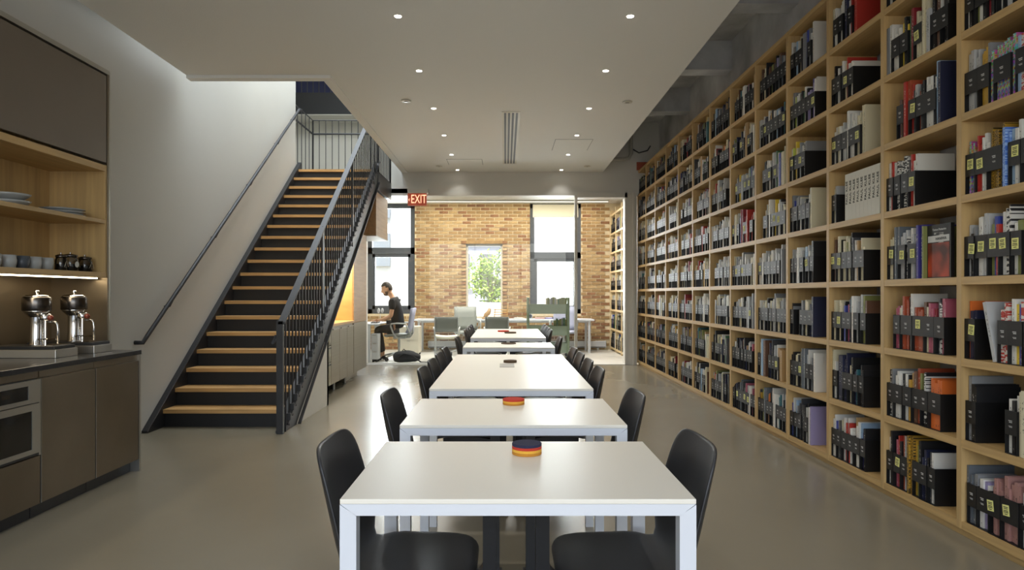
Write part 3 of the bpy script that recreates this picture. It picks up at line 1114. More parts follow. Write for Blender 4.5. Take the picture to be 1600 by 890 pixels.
# the remaining files, one mass for each bookcase
for far_, lab_ in ((False, 'mass of black card files on the farther bays of the long bookcase'), (True, 'mass of black card files in the office bookcase')):
    m = MB()
    for f in files:
        if id(f) in fset or (f[5] >= 100) != far_:
            continue
        y, w, zf, x, note, j, r, cs = f
        g = file_geom(w)
        m.add([(a + x, b + y, c + zf) for a, b, c in g.v], g.f, 0)
        lm = note_me if note else lab_me
        m.add([(a.co.x + x, a.co.y + y, a.co.z + zf) for a in lm.vertices], [tuple(p.vertices) for p in lm.polygons], 1 if note else 2)
    o = m.build('magazine_file_rows', [M['file'], M['note'], M['print_white']])
    tag(o, lab_, 'magazine files', kind='stuff')

bi = sorted([b for b in books if b[8] < 100 and inframe(b[0], b[2], b[5])], key=lambda b: size_key(b[0], b[2]))
bset = set(id(b) for b in bi[:285])
for b in bi[:285]:
    y, t, zf, x, c, h, d, inf, j, r = b
    o = bpy.data.objects.new('book', book_mesh(c))
    col.objects.link(o)
    o.location = (x, y, zf)
    o.scale = (d, t, h)
    lab = '%s book %s, %s' % (c, 'in a file' if inf else 'standing free', where(j, r))
    tag(o, lab, 'book', lab.replace(' book ', ' books '))
for far_, lab_ in ((False, 'mass of books on the farther bays of the long bookcase'), (True, 'mass of books in the office bookcase')):
    vs, fs, ms, uvs = [], [], [], []
    kk = 0
    for b in books:
        if id(b) in bset or (b[8] >= 100) != far_:
            continue
        y, t, zf, x, c, h, d, inf, j, r = b
        base = len(vs)
        kk += 1
        vs += [(p[0] * d + x, p[1] * t + y, p[2] * h + zf) for p in BG[0]]
        fs += [tuple(base + i for i in q) for q in BG[1]]
        ms += [BIX[c] if mi == 0 else len(bm_list) for mi in BG[2]]
        uvs += [(u + 7 * kk if u else 0, v) for u, v in BG[3]]
    me = bpy.data.meshes.new('book_rows')
    me.from_pydata(vs, [], fs)
    for mt in bm_list + [M['pages']]:
        me.materials.append(mt)
    me.polygons.foreach_set('material_index', ms)
    u = me.uv_layers.new(name='uv')
    u.data.foreach_set('uv', [c for p in uvs for c in p])
    me.update()
    o = bpy.data.objects.new('book_rows', me)
    col.objects.link(o)
    tag(o, lab_, 'books', kind='stuff')

def text_mesh(txt, size, mt, ext=.0006):
    cu = bpy.data.curves.new('txt', 'FONT')
    cu.body = txt
    cu.size = size
    cu.extrude = ext
    cu.align_x = 'CENTER'
    cu.align_y = 'CENTER'
    cu.resolution_u = 3
    ob_ = bpy.data.objects.new('txt', cu)
    col.objects.link(ob_)
    dg = bpy.context.evaluated_depsgraph_get()
    me = bpy.data.meshes.new_from_object(ob_.evaluated_get(dg))
    bpy.data.objects.remove(ob_)
    bpy.data.curves.remove(cu)
    me.name = 'lettering'
    me.materials.clear()
    me.materials.append(mt)
    return me
def lettering(parent, me, loc, rot):
    o = bpy.data.objects.new('lettering', me)
    col.objects.link(o)
    o.parent = parent
    o.location = loc
    o.rotation_euler = rot
    return o
# text facing -X: glyph plane normal to -X, reading up the spine / level
ROT_UP = Matrix(((0, 0, -1), (0, 1, 0), (1, 0, 0)))   # placeholder, replaced below
def rot_face(read):
    # columns: image of glyph x, y, z axes
    if read == 'up':
        gx, gy = Vector((0, 0, 1)), Vector((0, 1, 0))
    elif read == 'down':
        gx, gy = Vector((0, 0, -1)), Vector((0, -1, 0))
    else:
        gx, gy = Vector((0, -1, 0)), Vector((0, 0, 1))
    gz = gx.cross(gy)
    return Matrix((gx, gy, gz)).transposed().to_euler()

plain = {}
def plain_book(name, d, t, h, cover, loc, label, group=None):
    key = (d, t, h, cover.name)
    if key not in plain:
        me = bpy.data.meshes.new('book')
        me.from_pydata([(p[0] * d, p[1] * t, p[2] * h) for p in BG[0]], [], BG[1])
        me.materials.append(cover)
        me.materials.append(M['pages'])
        me.polygons.foreach_set('material_index', BG[2])
        u = me.uv_layers.new(name='uv')
        u.data.foreach_set('uv', [c for p in BG[3] for c in p])
        me.update()
        plain[key] = me
    o = bpy.data.objects.new(name, plain[key])
    col.objects.link(o)
    o.location = loc
    return tag(o, label, 'book', group)
klee_me = text_mesh('PAUL KLEE', .033, M['ink'])
for y, t, zf, x, j, r in klee:
    o = plain_book('book', .25, t, .312, BM['plain white'], (x, y, zf), 'tall cream art volume lettered PAUL KLEE in a long set, %s' % ROWN[r], 'set of PAUL KLEE volumes')
    lettering(o, klee_me, (-.0006, 0, .185), rot_face('up'))
for y, w, zf, x, j, r, c in faceout:
    o = plain_book('book', .02, w, .29, BM['black'], (x + .03, y, zf), 'black book standing face out with a rust-red cover picture, %s' % ROWN[r])
    m = MB().box(-.001, 0, -w * .44, w * .46, .006, .19)
    a = m.build('cover_picture', mat('rust_print', srgb(150, 52, 26), .5, var=.8, vscale=(10, 9, 9), detail=1), None, loc=(0, 0, 0))
    a.parent = o
    m = MB().box(-.0012, 0, -w * .44, w * .46, .195, .23)
    a = m.build('title_band', M['print_white'], None, loc=(0, 0, 0))
    a.parent = o
    lettering(o, text_mesh('HANIWA', .022, M['ink']), (-.0016, -.02, .212), rot_face('level'))
    lettering(o, text_mesh('Totten Potteries', .017, M['print_white']), (-.0006, -.005, .262), rot_face('level'))
for y, c, zf, x, j, r in leaning:
    o = plain_book('book', .2, .02, .29, BM[c], (x, y - .085, zf + .003), 'pale grey book leaning at a slant between files, %s' % ROWN[r])
    o.rotation_euler = (math.radians(-14), 0, 0)
# tall red book with a white title behind the files of the sixth shelf
o = plain_book('book', .02, .2, .315, BM['red'], (XS + .262, Y0 + 2 * BAY - .33, ROWZ[5] + ST / 2 + LIFT), 'large red book standing face out behind the files, sixth shelf up')
lettering(o, text_mesh('Lo', .07, M['print_white']), (-.0006, .055, .275), rot_face('level'))
# loose book on top of the far end
o = plain_book('book', .2, .03, .14, BM['rust'], (XS - .03, 11.62, 3.362), 'rust-red book lying on top of the bookcase at its far end')

# ------------------------------------------------------------------ staircase
RZ, GY = .164, .2242
SX0, SX1 = -3.14, -2.02          # tread ends
NY = 6.16                        # nose of the first tread
def nose(y):
    return RZ + (y - NY) * RZ / GY
st = thing('staircase', 'black steel stair with oak treads and black baluster railing against the left wall', 'staircase', (-2.6, 8.2, 0))
NT = 18
tread_me = MB().box(SX0, SX1, 0, .265, -.036, 0).mesh('tread', M['wood_x'])
riser_me = MB().box(SX0, SX1, 0, .006, 0, RZ - .036).mesh('riser', M['black_riser'])
for i in range(NT):
    o = part('tread', tread_me, st, (0, NY + i * GY, RZ * (i + 1)))
    o['label'] = 'oak tread'
for i in range(NT + 1):
    part('riser', riser_me, st, (0, NY + i * GY + .03, RZ * i))
YT = NY + NT * GY                # landing nose
ZT = RZ * (NT + 1)
B('landing_nosing', M['wood_x'], st, SX0, SX1, YT, YT + .12, ZT - .036, ZT)
B('landing', M['black_steel'], st, -4.55, -1.955, YT + .12, 11.5, ZT - .3, ZT - .005)
# stringers
def stringer(x0, x1, name, below):
    ys, ye = 5.90, YT + .14
    zb = lambda y: nose(y) - below
    y_b = NY + (below - RZ) * GY / RZ
    pts = [(ys, 0), (y_b, 0), (ye, zb(ye)), (ye, nose(ye) + .03), (ys, max(.02, nose(ys) + .03))]
    MB().prism(pts, 0, x0, x1).build(name, M['black_steel'], st, bevel=.003, seg=1)
stringer(WL + .002, SX0, 'stringer', .30)
stringer(SX1, SX1 + .06, 'stringer', .29)
# flanges of the outer stringer
for dz in (.03, -.29):
    y0 = 5.98 if dz > 0 else NY + (.29 - RZ) * GY / RZ
    y1 = YT + .14
    MB().prism([(y0, nose(y0) + dz - .006), (y1, nose(y1) + dz - .006), (y1, nose(y1) + dz + .012), (y0, nose(y0) + dz + .012)], 0, SX1, SX1 + .09).build('flange', M['black_steel'], st)
RX = SX1 + .065                  # centre of the railing
rail = lambda y: nose(y) + 1.02
# newel and posts
B('newel_post', M['black_steel'], st, RX - .045, RX + .012, 5.86, 5.90, 0, rail(5.88) + .01)
for y in (7.2, 8.6, 10.0):
    B('railing_post', M['black_steel'], st, RX - .006, RX + .006, y - .025, y + .025, nose(y) - .12, rail(y))
bal = []
y = 5.97
k = 0
while y < YT:
    z0 = max(.0, nose(y) - .06)
    MB().tube([(RX, y, z0), (RX, y, rail(y) - .01)], .0075, 6).build('baluster', M['black_steel'], st)
    y += .098
# clips that fix the balusters to the stringer
clip_me = MB().box(RX - .01, RX + .03, -.012, .012, .035, .095).mesh('baluster_clip', M['rail_steel'])
y = 6.02
while y < YT:
    part('baluster_clip', clip_me, st, (0, y, nose(y)))
    y += .098
m = MB()
y0, y1 = 5.86, YT + .02
w = .03
m.prism([(y0, rail(y0) - .006), (y1, rail(y1) - .006), (y1, rail(y1) + .016), (y0, rail(y0) + .016)], 0, RX - w, RX + w)
m.build('handrail', M['rail_steel'], st)
MB().tube([(RX - .07, 5.93, rail(5.93) - .16), (RX - .09, 5.9, rail(5.9) - .2), (RX - .09, 6.02, rail(6.02) - .26)], .014, 8).build('rail_return', M['rail_steel'], st)
# rail along the wall
wy0, wy1 = 5.79, 10.16
MB().tube([(WL + .005, wy0 + .0, nose(wy0) + .91), (WL + .075, wy0, nose(wy0) + .91), (WL + .08, wy0 + .06, nose(wy0 + .06) + .92), (WL + .08, wy1, nose(wy1) + .92), (WL + .08, wy1 + .1, nose(wy1) + .94)], .019, 10).build('wall_handrail', M['rail_steel'], st, smooth=True)
for y in (6.3, 7.3, 8.3, 9.3, 10.0):
    MB().tube([(WL, y, nose(y) + .84), (WL + .05, y, nose(y) + .84), (WL + .08, y, nose(y) + .9)], .009, 6).build('rail_bracket', M['black_steel'], st)
# landing guards: left, back, right
LZ = ZT
def guard(p0, p1, n, top=1.05, hand=.82):
    a, b = Vector(p0), Vector(p1)
    for i in range(n + 1):
        q = a.lerp(b, i / n)
        thick = i in (0, n)
        MB().tube([(q.x, q.y, LZ - .02), (q.x, q.y, LZ + top)], .014 if thick else .0065, 6).build('guard_post' if thick else 'baluster', M['black_steel'], st)
    MB().tube([a + Vector((0, 0, LZ + top)), b + Vector((0, 0, LZ + top))], .009, 6).build('guard_rail', M['black_steel'], st)
    if hand:
        MB().tube([a + Vector((0, 0, LZ + hand)), b + Vector((0, 0, LZ + hand))], .015, 8).build('guard_handrail', M['black_steel'], st)
guard((-3.27, 10.35, 0), (-3.27, 11.40, 0), 5)
guard((-3.27, 11.40, 0), (RX, 11.40, 0), 12)
guard((RX, 10.3, 0), (RX, 11.40, 0), 11, hand=0)
# wall filling the triangle below the outer stringer
y_b = NY + (.29 - RZ) * GY / RZ
ye = 7.43
struct(MB().prism([(y_b - .02, 0), (ye, 0), (ye, nose(ye) - .28), (y_b - .02, 0.01)], 0, SX1 - .04, SX1 + .062).build('wall_under_stair', M['white_wall']), 'white panel wall filling the triangle under the stair')
struct(B('wall_under_stair_end', M['white_wall'], None, -3.2, SX1 + .062, ye - .06, ye, 0, nose(ye) - .31), 'white end wall under the stair')
# upper floor edge with its railing
struct(B('trim_5', M['white_wall'], None, -4.6, -1.72, 13.62, 14.25, 4.85, 4.87), 'white soffit under the upper floor edge')
struct(B('trim_4', M['black_riser'], None, -4.6, -1.72, 13.6, 14.25, 4.87, 5.3), 'black edge of the upper floor beyond the landing')
ug = thing('upper_railing', 'dark railing on the upper floor edge beyond the landing', 'railing', (-3, 13.65, 5.3))
for i in range(24):
    x = -4.5 + i * .118
    MB().tube([(x, 13.65, 5.3), (x, 13.65, 6.3)], .008, 6).build('baluster', M['black_steel'], ug)
B('top_rail', M['black_steel'], ug, -4.55, -1.75, 13.62, 13.68, 6.3, 6.34)
B('glazing', mat('dark_blue_glass', srgb(44, 48, 84), .15), ug, -4.55, -1.75, 14.1, 14.12, 5.3, 6.4)

# ------------------------------------------------------------------ kitchenette in the foreground
KX = -2.53          # front of the base units
KB = -3.195
WT = .835           # worktop top
bz0, bz1 = .085, .762
def base_unit(y0, y1, lab, door=True):
    t = thing('base_cabinet', lab, 'cabinet', ((KX + KB) / 2, (y0 + y1) / 2, 0), group='base cabinets of the kitchenette')
    B('carcass', M['bronze_steel'], t, KB, KX - .02, y0 + .001, y1 - .001, bz0, WT - .03)
    B('finger_rail', M['bronze_steel'], t, KX - .02, KX - .012, y0 + .001, y1 - .001, bz1 + .006, WT - .03)
    B('toe_kick', M['black_steel'], t, KB, KX - .06, y0 + .001, y1 - .001, 0, bz0)
    if door:
        d = B('door', M['bronze_steel'], t, KX - .02, KX, y0 + .003, y1 - .003, bz0, bz1, bevel=.0015)
        B('edge_strip', M['steel_trim'], d, KX - .004, KX + .0008, y0 + .001, y0 + .005, bz0, bz1)
    return t
base_unit(4.15, 4.635, 'bronze steel base cabinet at the stair end of the kitchenette')
base_unit(3.66, 4.148, 'bronze steel base cabinet between the oven and the end cabinet')
oc = base_unit(2.9, 3.655, 'bronze steel oven housing at the kitchenette', door=False)
B('drawer', M['bronze_steel'], oc, KX - .02, KX, 2.903, 3.652, bz0, .345, bevel=.0015)
B('side_strip', M['steel_trim'], oc, KX - .02, KX + .004, 3.638, 3.652, .35, bz1)
tag(B('end_panel', M['steel_trim'], None, KB, KX + .002, 4.637, 4.657, 0, WT - .031), 'thin steel end panel closing the kitchenette base run', 'panel')
ov = thing('built_in_oven', 'built-in oven with black glass door and steel frame', 'oven', ((KX + KB) / 2, 3.26, .36))
B('oven_body', M['black_steel'], ov, KX - .019, KX - .002, 2.91, 3.632, .352, .765)
m = MB()
m.box(KX - .004, KX + .012, 2.92, 3.628, .735, .762)
m.box(KX - .004, KX + .012, 2.92, 3.628, .64, .662)
m.box(KX - .004, KX + .012, 3.55, 3.628, .662, .735)
m.build('control_frame', M['steel_trim'], ov)
B('control_panel', M['black_glass'], ov, KX - .004, KX + .008, 2.92, 3.55, .662, .735)
o = B('display', M['dark_chrome'], ov, KX + .007, KX + .009, 3.36, 3.42, .688, .708)
m = MB()
m.box(KX - .004, KX + .016, 2.92, 3.628, .60, .636)
m.box(KX - .004, KX + .016, 2.92, 3.628, .37, .395)
m.box(KX - .004, KX + .016, 3.57, 3.628, .395, .60)
m.build('door_frame', M['steel_trim'], ov)
B('door_glass', M['black_glass'], ov, KX - .004, KX + .013, 2.92, 3.57, .395, .60)
wt = tag(B('worktop', M['black_stone'], None, KB, KX + .006, 2.9, 4.66, WT - .03, WT, bevel=.002), 'thin black stone worktop of the kitchenette', 'worktop')
# upper cabinet with open oak shelves
UX, UY0, UY1 = -2.785, 2.9, 4.72
uc = thing('wall_cabinet', 'upper cabinet with taupe flap door over open oak shelves', 'cabinet', (-3, 3.8, WT))
B('side_panel', M['bronze_steel'], uc, KB, UX, UY1 - .022, UY1, WT, 2.78)
B('end_frame', M['steel_trim'], uc, UX - .012, UX + .004, UY1 - .004, UY1 + .006, WT, 2.78)
B('top_frame', M['steel_trim'], uc, KB, UX + .004, UY0, UY1, 2.755, 2.785)
B('back_panel', M['wood_z'], uc, KB, KB + .02, UY0, UY1 - .022, 1.335, 2.75)
B('oak_side', M['wood_z'], uc, KB + .02, UX - .004, UY1 - .042, UY1 - .022, 1.335, 2.12)
for z0, z1 in ((1.335, 1.372), (1.712, 1.738), (2.075, 2.118)):
    B('shelf', M['wood_y'], uc, KB + .02, UX - .004, UY0, UY1 - .042, z0, z1)
B('flap_door', M['door_paint'], uc, UX - .02, UX, UY0, UY1 - .03, 2.136, 2.742, bevel=.002)
B('led_strip', M['led'], uc, UX - .06, UX - .045, UY0, UY1 - .06, 1.327, 1.335)
struct(B('wall_backsplash', M['bronze_steel'], None, WL, KB + .02, UY0, UY1 - .022, WT, 1.335), 'bronze metal backsplash behind the worktop')
add_light('led_strip_light', 'AREA', (UX - .08, 3.82, 1.32), (0, 0, 0), 3.0, (1, .86, .62), .05, 1.7)

# coffee taps
def coffee(cx, y0, y1, xr, label):
    t = thing('coffee_machine', label, 'coffee machine', ((xr + KB) / 2, (y0 + y1) / 2, WT), group='coffee machines on the worktop')
    yc = (y0 + y1) / 2
    B('steel_base', M['steel_trim'], t, -3.12, xr, y0, y1, WT, .886, bevel=.003)
    B('drip_tray', M['black_plastic'], t, -3.12, xr - .012, y0 + .006, y1 - .006, .886, .906, bevel=.003)
    B('tray_grate', M['chrome'], t, cx + .045, xr - .03, y0 + .02, y1 - .02, .906, .911)
    MB().lathe([(.042, 0), (.040, .006), (.037, .012), (.036, .2), (.038, .205)], (cx, yc, .906), 28).build('column', M['chrome'], t, smooth=True)
    MB().lathe([(.04, 0), (.068, .03), (.074, .042)], (cx, yc, 1.08), 28).build('flared_collar', M['chrome'], t, smooth=True)
    MB().lathe([(.074, 0), (.077, .004), (.077, .078), (.072, .086)], (cx, yc, 1.118), 28).build('drum', M['dark_chrome'], t, smooth=True)
    lid = MB().lathe([(.07, 0), (.06, .01), (.02, .014)], (cx, yc, 1.204), 28).build('lid', M['chrome'], t, smooth=True)
    MB().lathe([(.008, 0), (.008, .012), (.014, .016), (.014, .026), (.006, .03)], (cx, yc, 1.216), 16).build('lid_knob', M['chrome'], lid, smooth=True)
    MB().lathe([(.03, 0), (.034, .01), (.034, .03), (.026, .04)], (cx + .055, yc, 1.06), 20).build('brew_head', M['chrome'], t, smooth=True)
    MB().tube([(cx + .055, yc, 1.065), (cx + .055, yc, .93), (cx + .055, yc, .912)], .007, 8).build('spout', M['chrome'], t)
    MB().tube([(cx + .07, yc, 1.05), (cx + .115, yc, 1.048), (cx + .128, yc, 1.036), (cx + .132, yc, 1.0), (cx + .132, yc, .915)], .0065, 8).build('steam_wand', M['chrome'], t, smooth=True)
    MB().tube([(cx + .03, yc - .03, .945), (cx + .14, yc - .03, .945)], .004, 8).build('cup_rail', M['chrome'], t)
    MB().sphere((cx + .10, yc - .02, 1.075), .018, 12).build('lever_knob', M['red_wood'], t, smooth=True)
    MB().tube([(cx + .055, yc, 1.08), (cx + .10, yc - .02, 1.075)], .006, 8).build('lever', M['chrome'], t)
coffee(-2.893, 4.04, 4.25, -2.705, 'chrome coffee tap on a steel base, nearer the oven')
coffee(-2.87, 4.37, 4.57, -2.676, 'chrome coffee tap on a steel base, at the stair end of the worktop')

# crockery and jars on the open shelves
def mug(y, mt, label):
    x, z = -2.9, 1.372
    t = thing('mug', label, 'mug', (x, y, z), group='mugs on the lower open shelf')
    MB().lathe([(.03, 0), (.036, .004), (.039, .04), (.04, .078), (.037, .078), (.036, .01), (.001, .006)], (x, y, z), 24).build('cup', mt, t, smooth=True)
    MB().tube([(x, y + .037, z + .066), (x, y + .055, z + .066), (x, y + .064, z + .05), (x, y + .06, z + .026), (x, y + .037, z + .014)], .005, 8).build('handle', mt, t, smooth=True)
for i, (y, k) in enumerate(((3.80, 'ceramic'), (3.92, 'ceramic'), (4.03, 'dark_ceramic'), (4.135, 'ceramic'), (4.245, 'ceramic'))):
    mug(y, M[k], 'light grey ceramic mug on the lower open oak shelf' if k == 'ceramic' else 'dark blue-grey mug between the light mugs on the lower open shelf')
def jar(y, r, h, label, group='glass jars on the lower open shelf'):
    x, z = -2.88, 1.372
    t = thing('storage_jar', label, 'jar', (x, y, z), group=group)
    MB().lathe([(r * .9, 0), (r, .006), (r, h * .78), (r * .85, h * .92), (r * .82, h)], (x, y, z), 24).build('jar_body', M['jar_glass'], t, smooth=True)
    MB().lathe([(r * .86, .003), (r * .92, .01), (r * .92, h * .5)], (x, y, z), 20).build('contents', M['black_plastic'], t, smooth=True)
    lid = MB().lathe([(r * .88, 0), (r * .9, .004), (r * .9, .012), (r * .4, .018)], (x, y, z + h), 24).build('lid', M['dark_chrome'], t, smooth=True)
    MB().tube([(x, y, z + h + .016), (x, y, z + h + .03)], .005, 8).build('lid_knob', M['dark_chrome'], lid)
    MB().tube([(x + r * .99, y - r * .5, z + h * .3), (x + r * 1.02, y, z + h * .75), (x + r * .99, y + r * .5, z + h * .3)], .002, 6).build('clasp_wire', M['chrome'], t)
    return t
jar(4.353, .036, .088, 'small glass jar with a smoked lid beside the mugs')
j2 = jar(4.447, .047, .096, 'glass jar with a pale round sticker between two other jars')
MB().lathe([(.001, 0), (.02, .0005), (.02, .002), (.001, .0025)], (0, 0, 0), 20).build('round_sticker', M['print_white'], j2, loc=(0, 0, 0)).matrix_local = Matrix.Translation((.048, -.008, .045)) @ Matrix.Rotation(PI / 2, 4, 'Y')
jar(4.60, .046, .088, 'glass jar with a knobbed lid nearest the oak side panel')
def dish(name, y, z, prof, label, group, mt='ceramic'):
    o = MB().lathe(prof, (-2.97, y, z), 32).build(name, M[mt], None, loc=(-2.97, y, z), smooth=True)
    return tag(o, label, 'bowl' if name == 'bowl' else 'plate', group)
zz = 1.738
bowl = [(.05, 0), (.07, .006), (.10, .028), (.112, .04), (.108, .04), (.07, .012), (.001, .01)]
for k, nm in enumerate(('lower', 'upper')):
    dish('bowl', 4.02, zz + k * .041, bowl, 'shallow grey bowl, %s of two stacked on the middle open shelf' % nm, 'stacked bowls')
plate = [(.07, 0), (.09, .004), (.135, .014), (.133, .017), (.09, .008), (.001, .007)]
for k in range(3):
    dish('plate', 4.50, zz + k * .0175, plate, 'wide grey plate in the stack beside the oak side panel', 'stacked plates')

# ------------------------------------------------------------------ second kitchen run behind the stair
QX = -2.10
qt = thing('counter_cabinet', 'stainless base cabinets with wooden counter behind the stair', 'cabinet', (-2.45, 8.4, 0))
B('carcass', M['steel'], qt, -2.75, QX - .02, 7.62, 9.29, .12, .83)
B('counter_top', M['gold_wood'], qt, -2.75, QX + .01, 7.62, 9.29, .83, .86)
dy = [(8.10, 8.50), (8.51, 8.90), (8.91, 9.28)]
for z0, z1 in ((.13, .40), (.41, .60), (.61, .80)):
    d = B('drawer', M['steel'], qt, QX - .02, QX, 7.85, 8.09, z0, z1, bevel=.002)
    B('pull', M['black_steel'], d, QX - .002, QX + .012, 7.9, 8.06, z1 - .03, z1 - .015)
for a, b in dy[:]:
    d = B('door', M['steel'], qt, QX - .02, QX, a, b, .13, .80, bevel=.002)
    B('pull', M['steel_trim'], d, QX - .002, QX + .014, a + .05, b - .05, .785, .80)
for y in (7.9, 8.6, 9.2):
    MB().tube([(QX - .1, y, 0), (QX - .1, y, .12)], .018, 8).build('leg', M['steel_trim'], qt)
tt = thing('tall_cabinet', 'tall cabinet with stainless lower door and wooden upper door behind the stair', 'cabinet', (-2.45, 9.7, 0))
B('carcass', M['gold_wood'], tt, -2.75, QX - .02, 9.30, 10.15, .12, 2.1)
B('lower_door', M['steel'], tt, QX - .02, QX, 9.305, 10.145, .13, .82, bevel=.002)
B('upper_door', M['brown_wood'], tt, QX - .02, QX, 9.305, 10.145, .83, 2.1, bevel=.002)
B('plinth', M['steel'], tt, -2.6, QX - .14, 9.4, 10.15, 0, .12)
oh = thing('overhead_cabinet', 'brown wood overhead cabinet above the tall cabinet', 'cabinet', (-2.35, 10.7, 2.1))
B('cabinet_body', M['brown_wood'], oh, -2.75, -1.985, 10.30, 11.3, 2.125, 2.80)
B('underside', M['trimwhite'], oh, -2.75, -1.98, 10.29, 11.31, 2.11, 2.125)
struct(MB().prism([(7.44, 0), (10.15, 0), (10.15, 2.1), (9.3, 2.1), (7.44, nose(7.44) - .34)], 0, -2.8, -2.752).build('wall_kitchen_back', M['gold_wood']), 'birch panel behind the counter')
add_light('assumed_counter_led', 'AREA', (-2.4, 9.0, 1.85), (math.radians(25), 0, 0), 24, (1, .85, .62), .3, .8)  # assumed under-cabinet lamp added to light the panel, no fixture built

# ------------------------------------------------------------------ ceiling fittings
def downlight(x, y, i):
    t = thing('downlight', 'small round recessed downlight in the pale ceiling', 'downlight', (x, y, ZC), group='recessed downlights')
    MB().lathe([(.034, -.004), (.034, 0), (.024, .0), (.024, -.004)], (x, y, ZC), 24).build('trim_ring', M['trimwhite'], t)
    MB().lathe([(.026, -.0065), (.026, -.0045)], (x, y, ZC), 20).build('lens', M['lamp'], t)
    if True:
        add_light('downlight_lamp', 'SPOT', (x, y, ZC - .02), (0, 0, 0), (22 if y < 3 else 33 if y < 6 else 42) if y < 11 else 4, (1, .955, .89), spot_size=math.radians(95), spot_blend=.6, shadow_soft_size=.03)
for i, y in enumerate((2.4, 3.75, 5.12, 6.37, 7.66, 8.96, 10.2, 11.45)):  # the two nearest pairs are assumed, out of view
    downlight(-.82, y, i)
    downlight(.95, y, i)
for x, y in ((-1.09, 7.36), (1.34, 7.4), (-1.1, 11.1), (1.35, 11.1)):
    t = thing('sprinkler_cover', 'flat round sprinkler cover plate on the ceiling', 'sprinkler', (x, y, ZC - .01), group='sprinkler covers')
    MB().lathe([(.03, -.012), (.055, -.010), (.055, -.004), (.02, 0)], (x, y, ZC), 24).build('cover_plate', M['cream_metal'], t)
    MB().lathe([(.018, 0), (.018, -.006)], (x, y, ZC - .012), 16).build('cap', M['steel_trim'], t)
vt = thing('ceiling_grille', 'long slotted air grille in the ceiling', 'vent', (.065, 9.35, ZC - .01))
B('grille_frame', M['cream_metal'], vt, -.045, .175, 7.8, 10.9, ZC - .006, ZC)
for k in range(4):
    x = -.018 + k * .046
    B('slot', M['grille'], vt, x, x + .026, 7.84, 10.86, ZC - .008, ZC - .005)
for x0, x1, y0, y1 in ((-.93, -.37, 10.55, 11.0), (.68, 1.2, 9.2, 9.9)):
    t = thing('access_panel', 'flush white access panel outlined in the ceiling', 'panel', ((x0 + x1) / 2, (y0 + y1) / 2, ZC - .004), group='ceiling access panels')
    B('panel_leaf', M['ceiling'], t, x0 + .006, x1 - .006, y0 + .006, y1 - .006, ZC - .004, ZC)
    B('shadow_gap', M['grille'], t, x0, x1, y0, y1, ZC - .0015, ZC)
pp = thing('wall_pipe', 'white pipe with an elbow beside the ceiling edge', 'pipe', (2.1, 11.4, 3.55))
MB().tube([(1.7, 11.45, 3.52), (2.0, 11.45, 3.52), (2.1, 11.45, 3.54), (2.14, 11.45, 3.62), (2.14, 11.45, 4.2)], .03, 10).build('pipe_run', M['pipe'], pp, smooth=True)
MB().tube([(2.2, 11.6, 3.72), (2.3, 11.6, 3.66), (2.45, 11.6, 3.7), (2.5, 11.6, 3.78)], .012, 6).build('loose_cable', M['black_steel'], pp, smooth=True)

# exit sign
ex = thing('exit_sign', 'edge-lit red EXIT sign with an arrow above the glass partition', 'sign', (-1.5, 11.5, 2.73))
B('housing', M['trimwhite'], ex, -1.66, -1.33, 11.46, 11.65, 2.945, 3.02)
B('sign_plate', M['exit_face'], ex, -1.675, -1.35, 11.50, 11.512, 2.735, 2.945)
tm = text_mesh('EXIT', .21, M['exit_red'], .002)
o = lettering(ex, tm, (.012, -.004, .112), (PI / 2, 0, 0))
o.scale = (.62, 1.0, 1)
MB().prism([(-1.665, 2.835), (-1.64, 2.86), (-1.64, 2.85), (-1.652, 2.835), (-1.64, 2.82), (-1.64, 2.81)], 1, 11.494, 11.5).build('arrow', M['exit_red'], ex)

# ------------------------------------------------------------------ office behind the glass
def desk(x0, x1, y0, y1, z, label, legs):
    t = thing('office_desk', label, 'desk', ((x0 + x1) / 2, (y0 + y1) / 2, 0))
    B('desktop', M['white_metal'], t, x0, x1, y0, y1, z - .035, z, bevel=.004)
    for x in legs:
        for y in (y0 + .06, y1 - .06):
            MB().tube([(x, y, 0), (x, y, z - .035)], .03, 10).build('leg', M['white_metal'], t)
    B('cable_beam', M['white_metal'], t, x0 + .1, x1 - .1, (y0 + y1) / 2 - .03, (y0 + y1) / 2 + .03, z - .08, z - .035)
    return t
desk(-1.9, -.12, 13.9, 14.6, .70, 'long white desk along the brick wall behind the visitor chair', (-1.8, -.25))
desk(-.1, 1.84, 13.9, 14.6, .70, 'long white desk along the brick wall behind the book cart', (.0, 1.74))
# man's desk with panel leg
t = thing('office_desk', 'white desk with panel leg at which the man works', 'desk', (-2.7, 12.5, 0))
B('desktop', M['white_metal'], t, -3.15, -2.27, 12.03, 12.95, .665, .69, bevel=.004)
B('panel_leg', M['white_metal'], t, -2.52, -2.42, 12.03, 12.06, 0, .665)
B('panel_leg', M['white_metal'], t, -2.52, -2.42, 12.92, 12.95, 0, .665)
B('panel_leg', M['white_metal'], t, -3.14, -3.10, 12.06, 12.92, 0, .665)
def pedestal(x0, x1, y0, y1, h, label, mt, n=3):
    t = thing('drawer_pedestal', label, 'cabinet', ((x0 + x1) / 2, (y0 + y1) / 2, 0))
    B('body', mt, t, x0, x1, y0 + .012, y1, .05, h, bevel=.004)
    for i in range(n):
        z0 = .06 + i * (h - .06) / n
        d = B('drawer_front', mt, t, x0 + .004, x1 - .004, y0, y0 + .012, z0, z0 + (h - .06) / n - .008)
        B('pull', M['steel_trim'], d, (x0 + x1) / 2 - .03, (x0 + x1) / 2 + .03, y0 - .008, y0, z0 + (h - .06) / n - .03, z0 + (h - .06) / n - .018)
    for x in (x0 + .03, x1 - .03):
        for y in (y0 + .05, y1 - .05):
            MB().tube([(x, y, 0), (x, y, .05)], .018, 8).build('caster', M['black_plastic'], t)
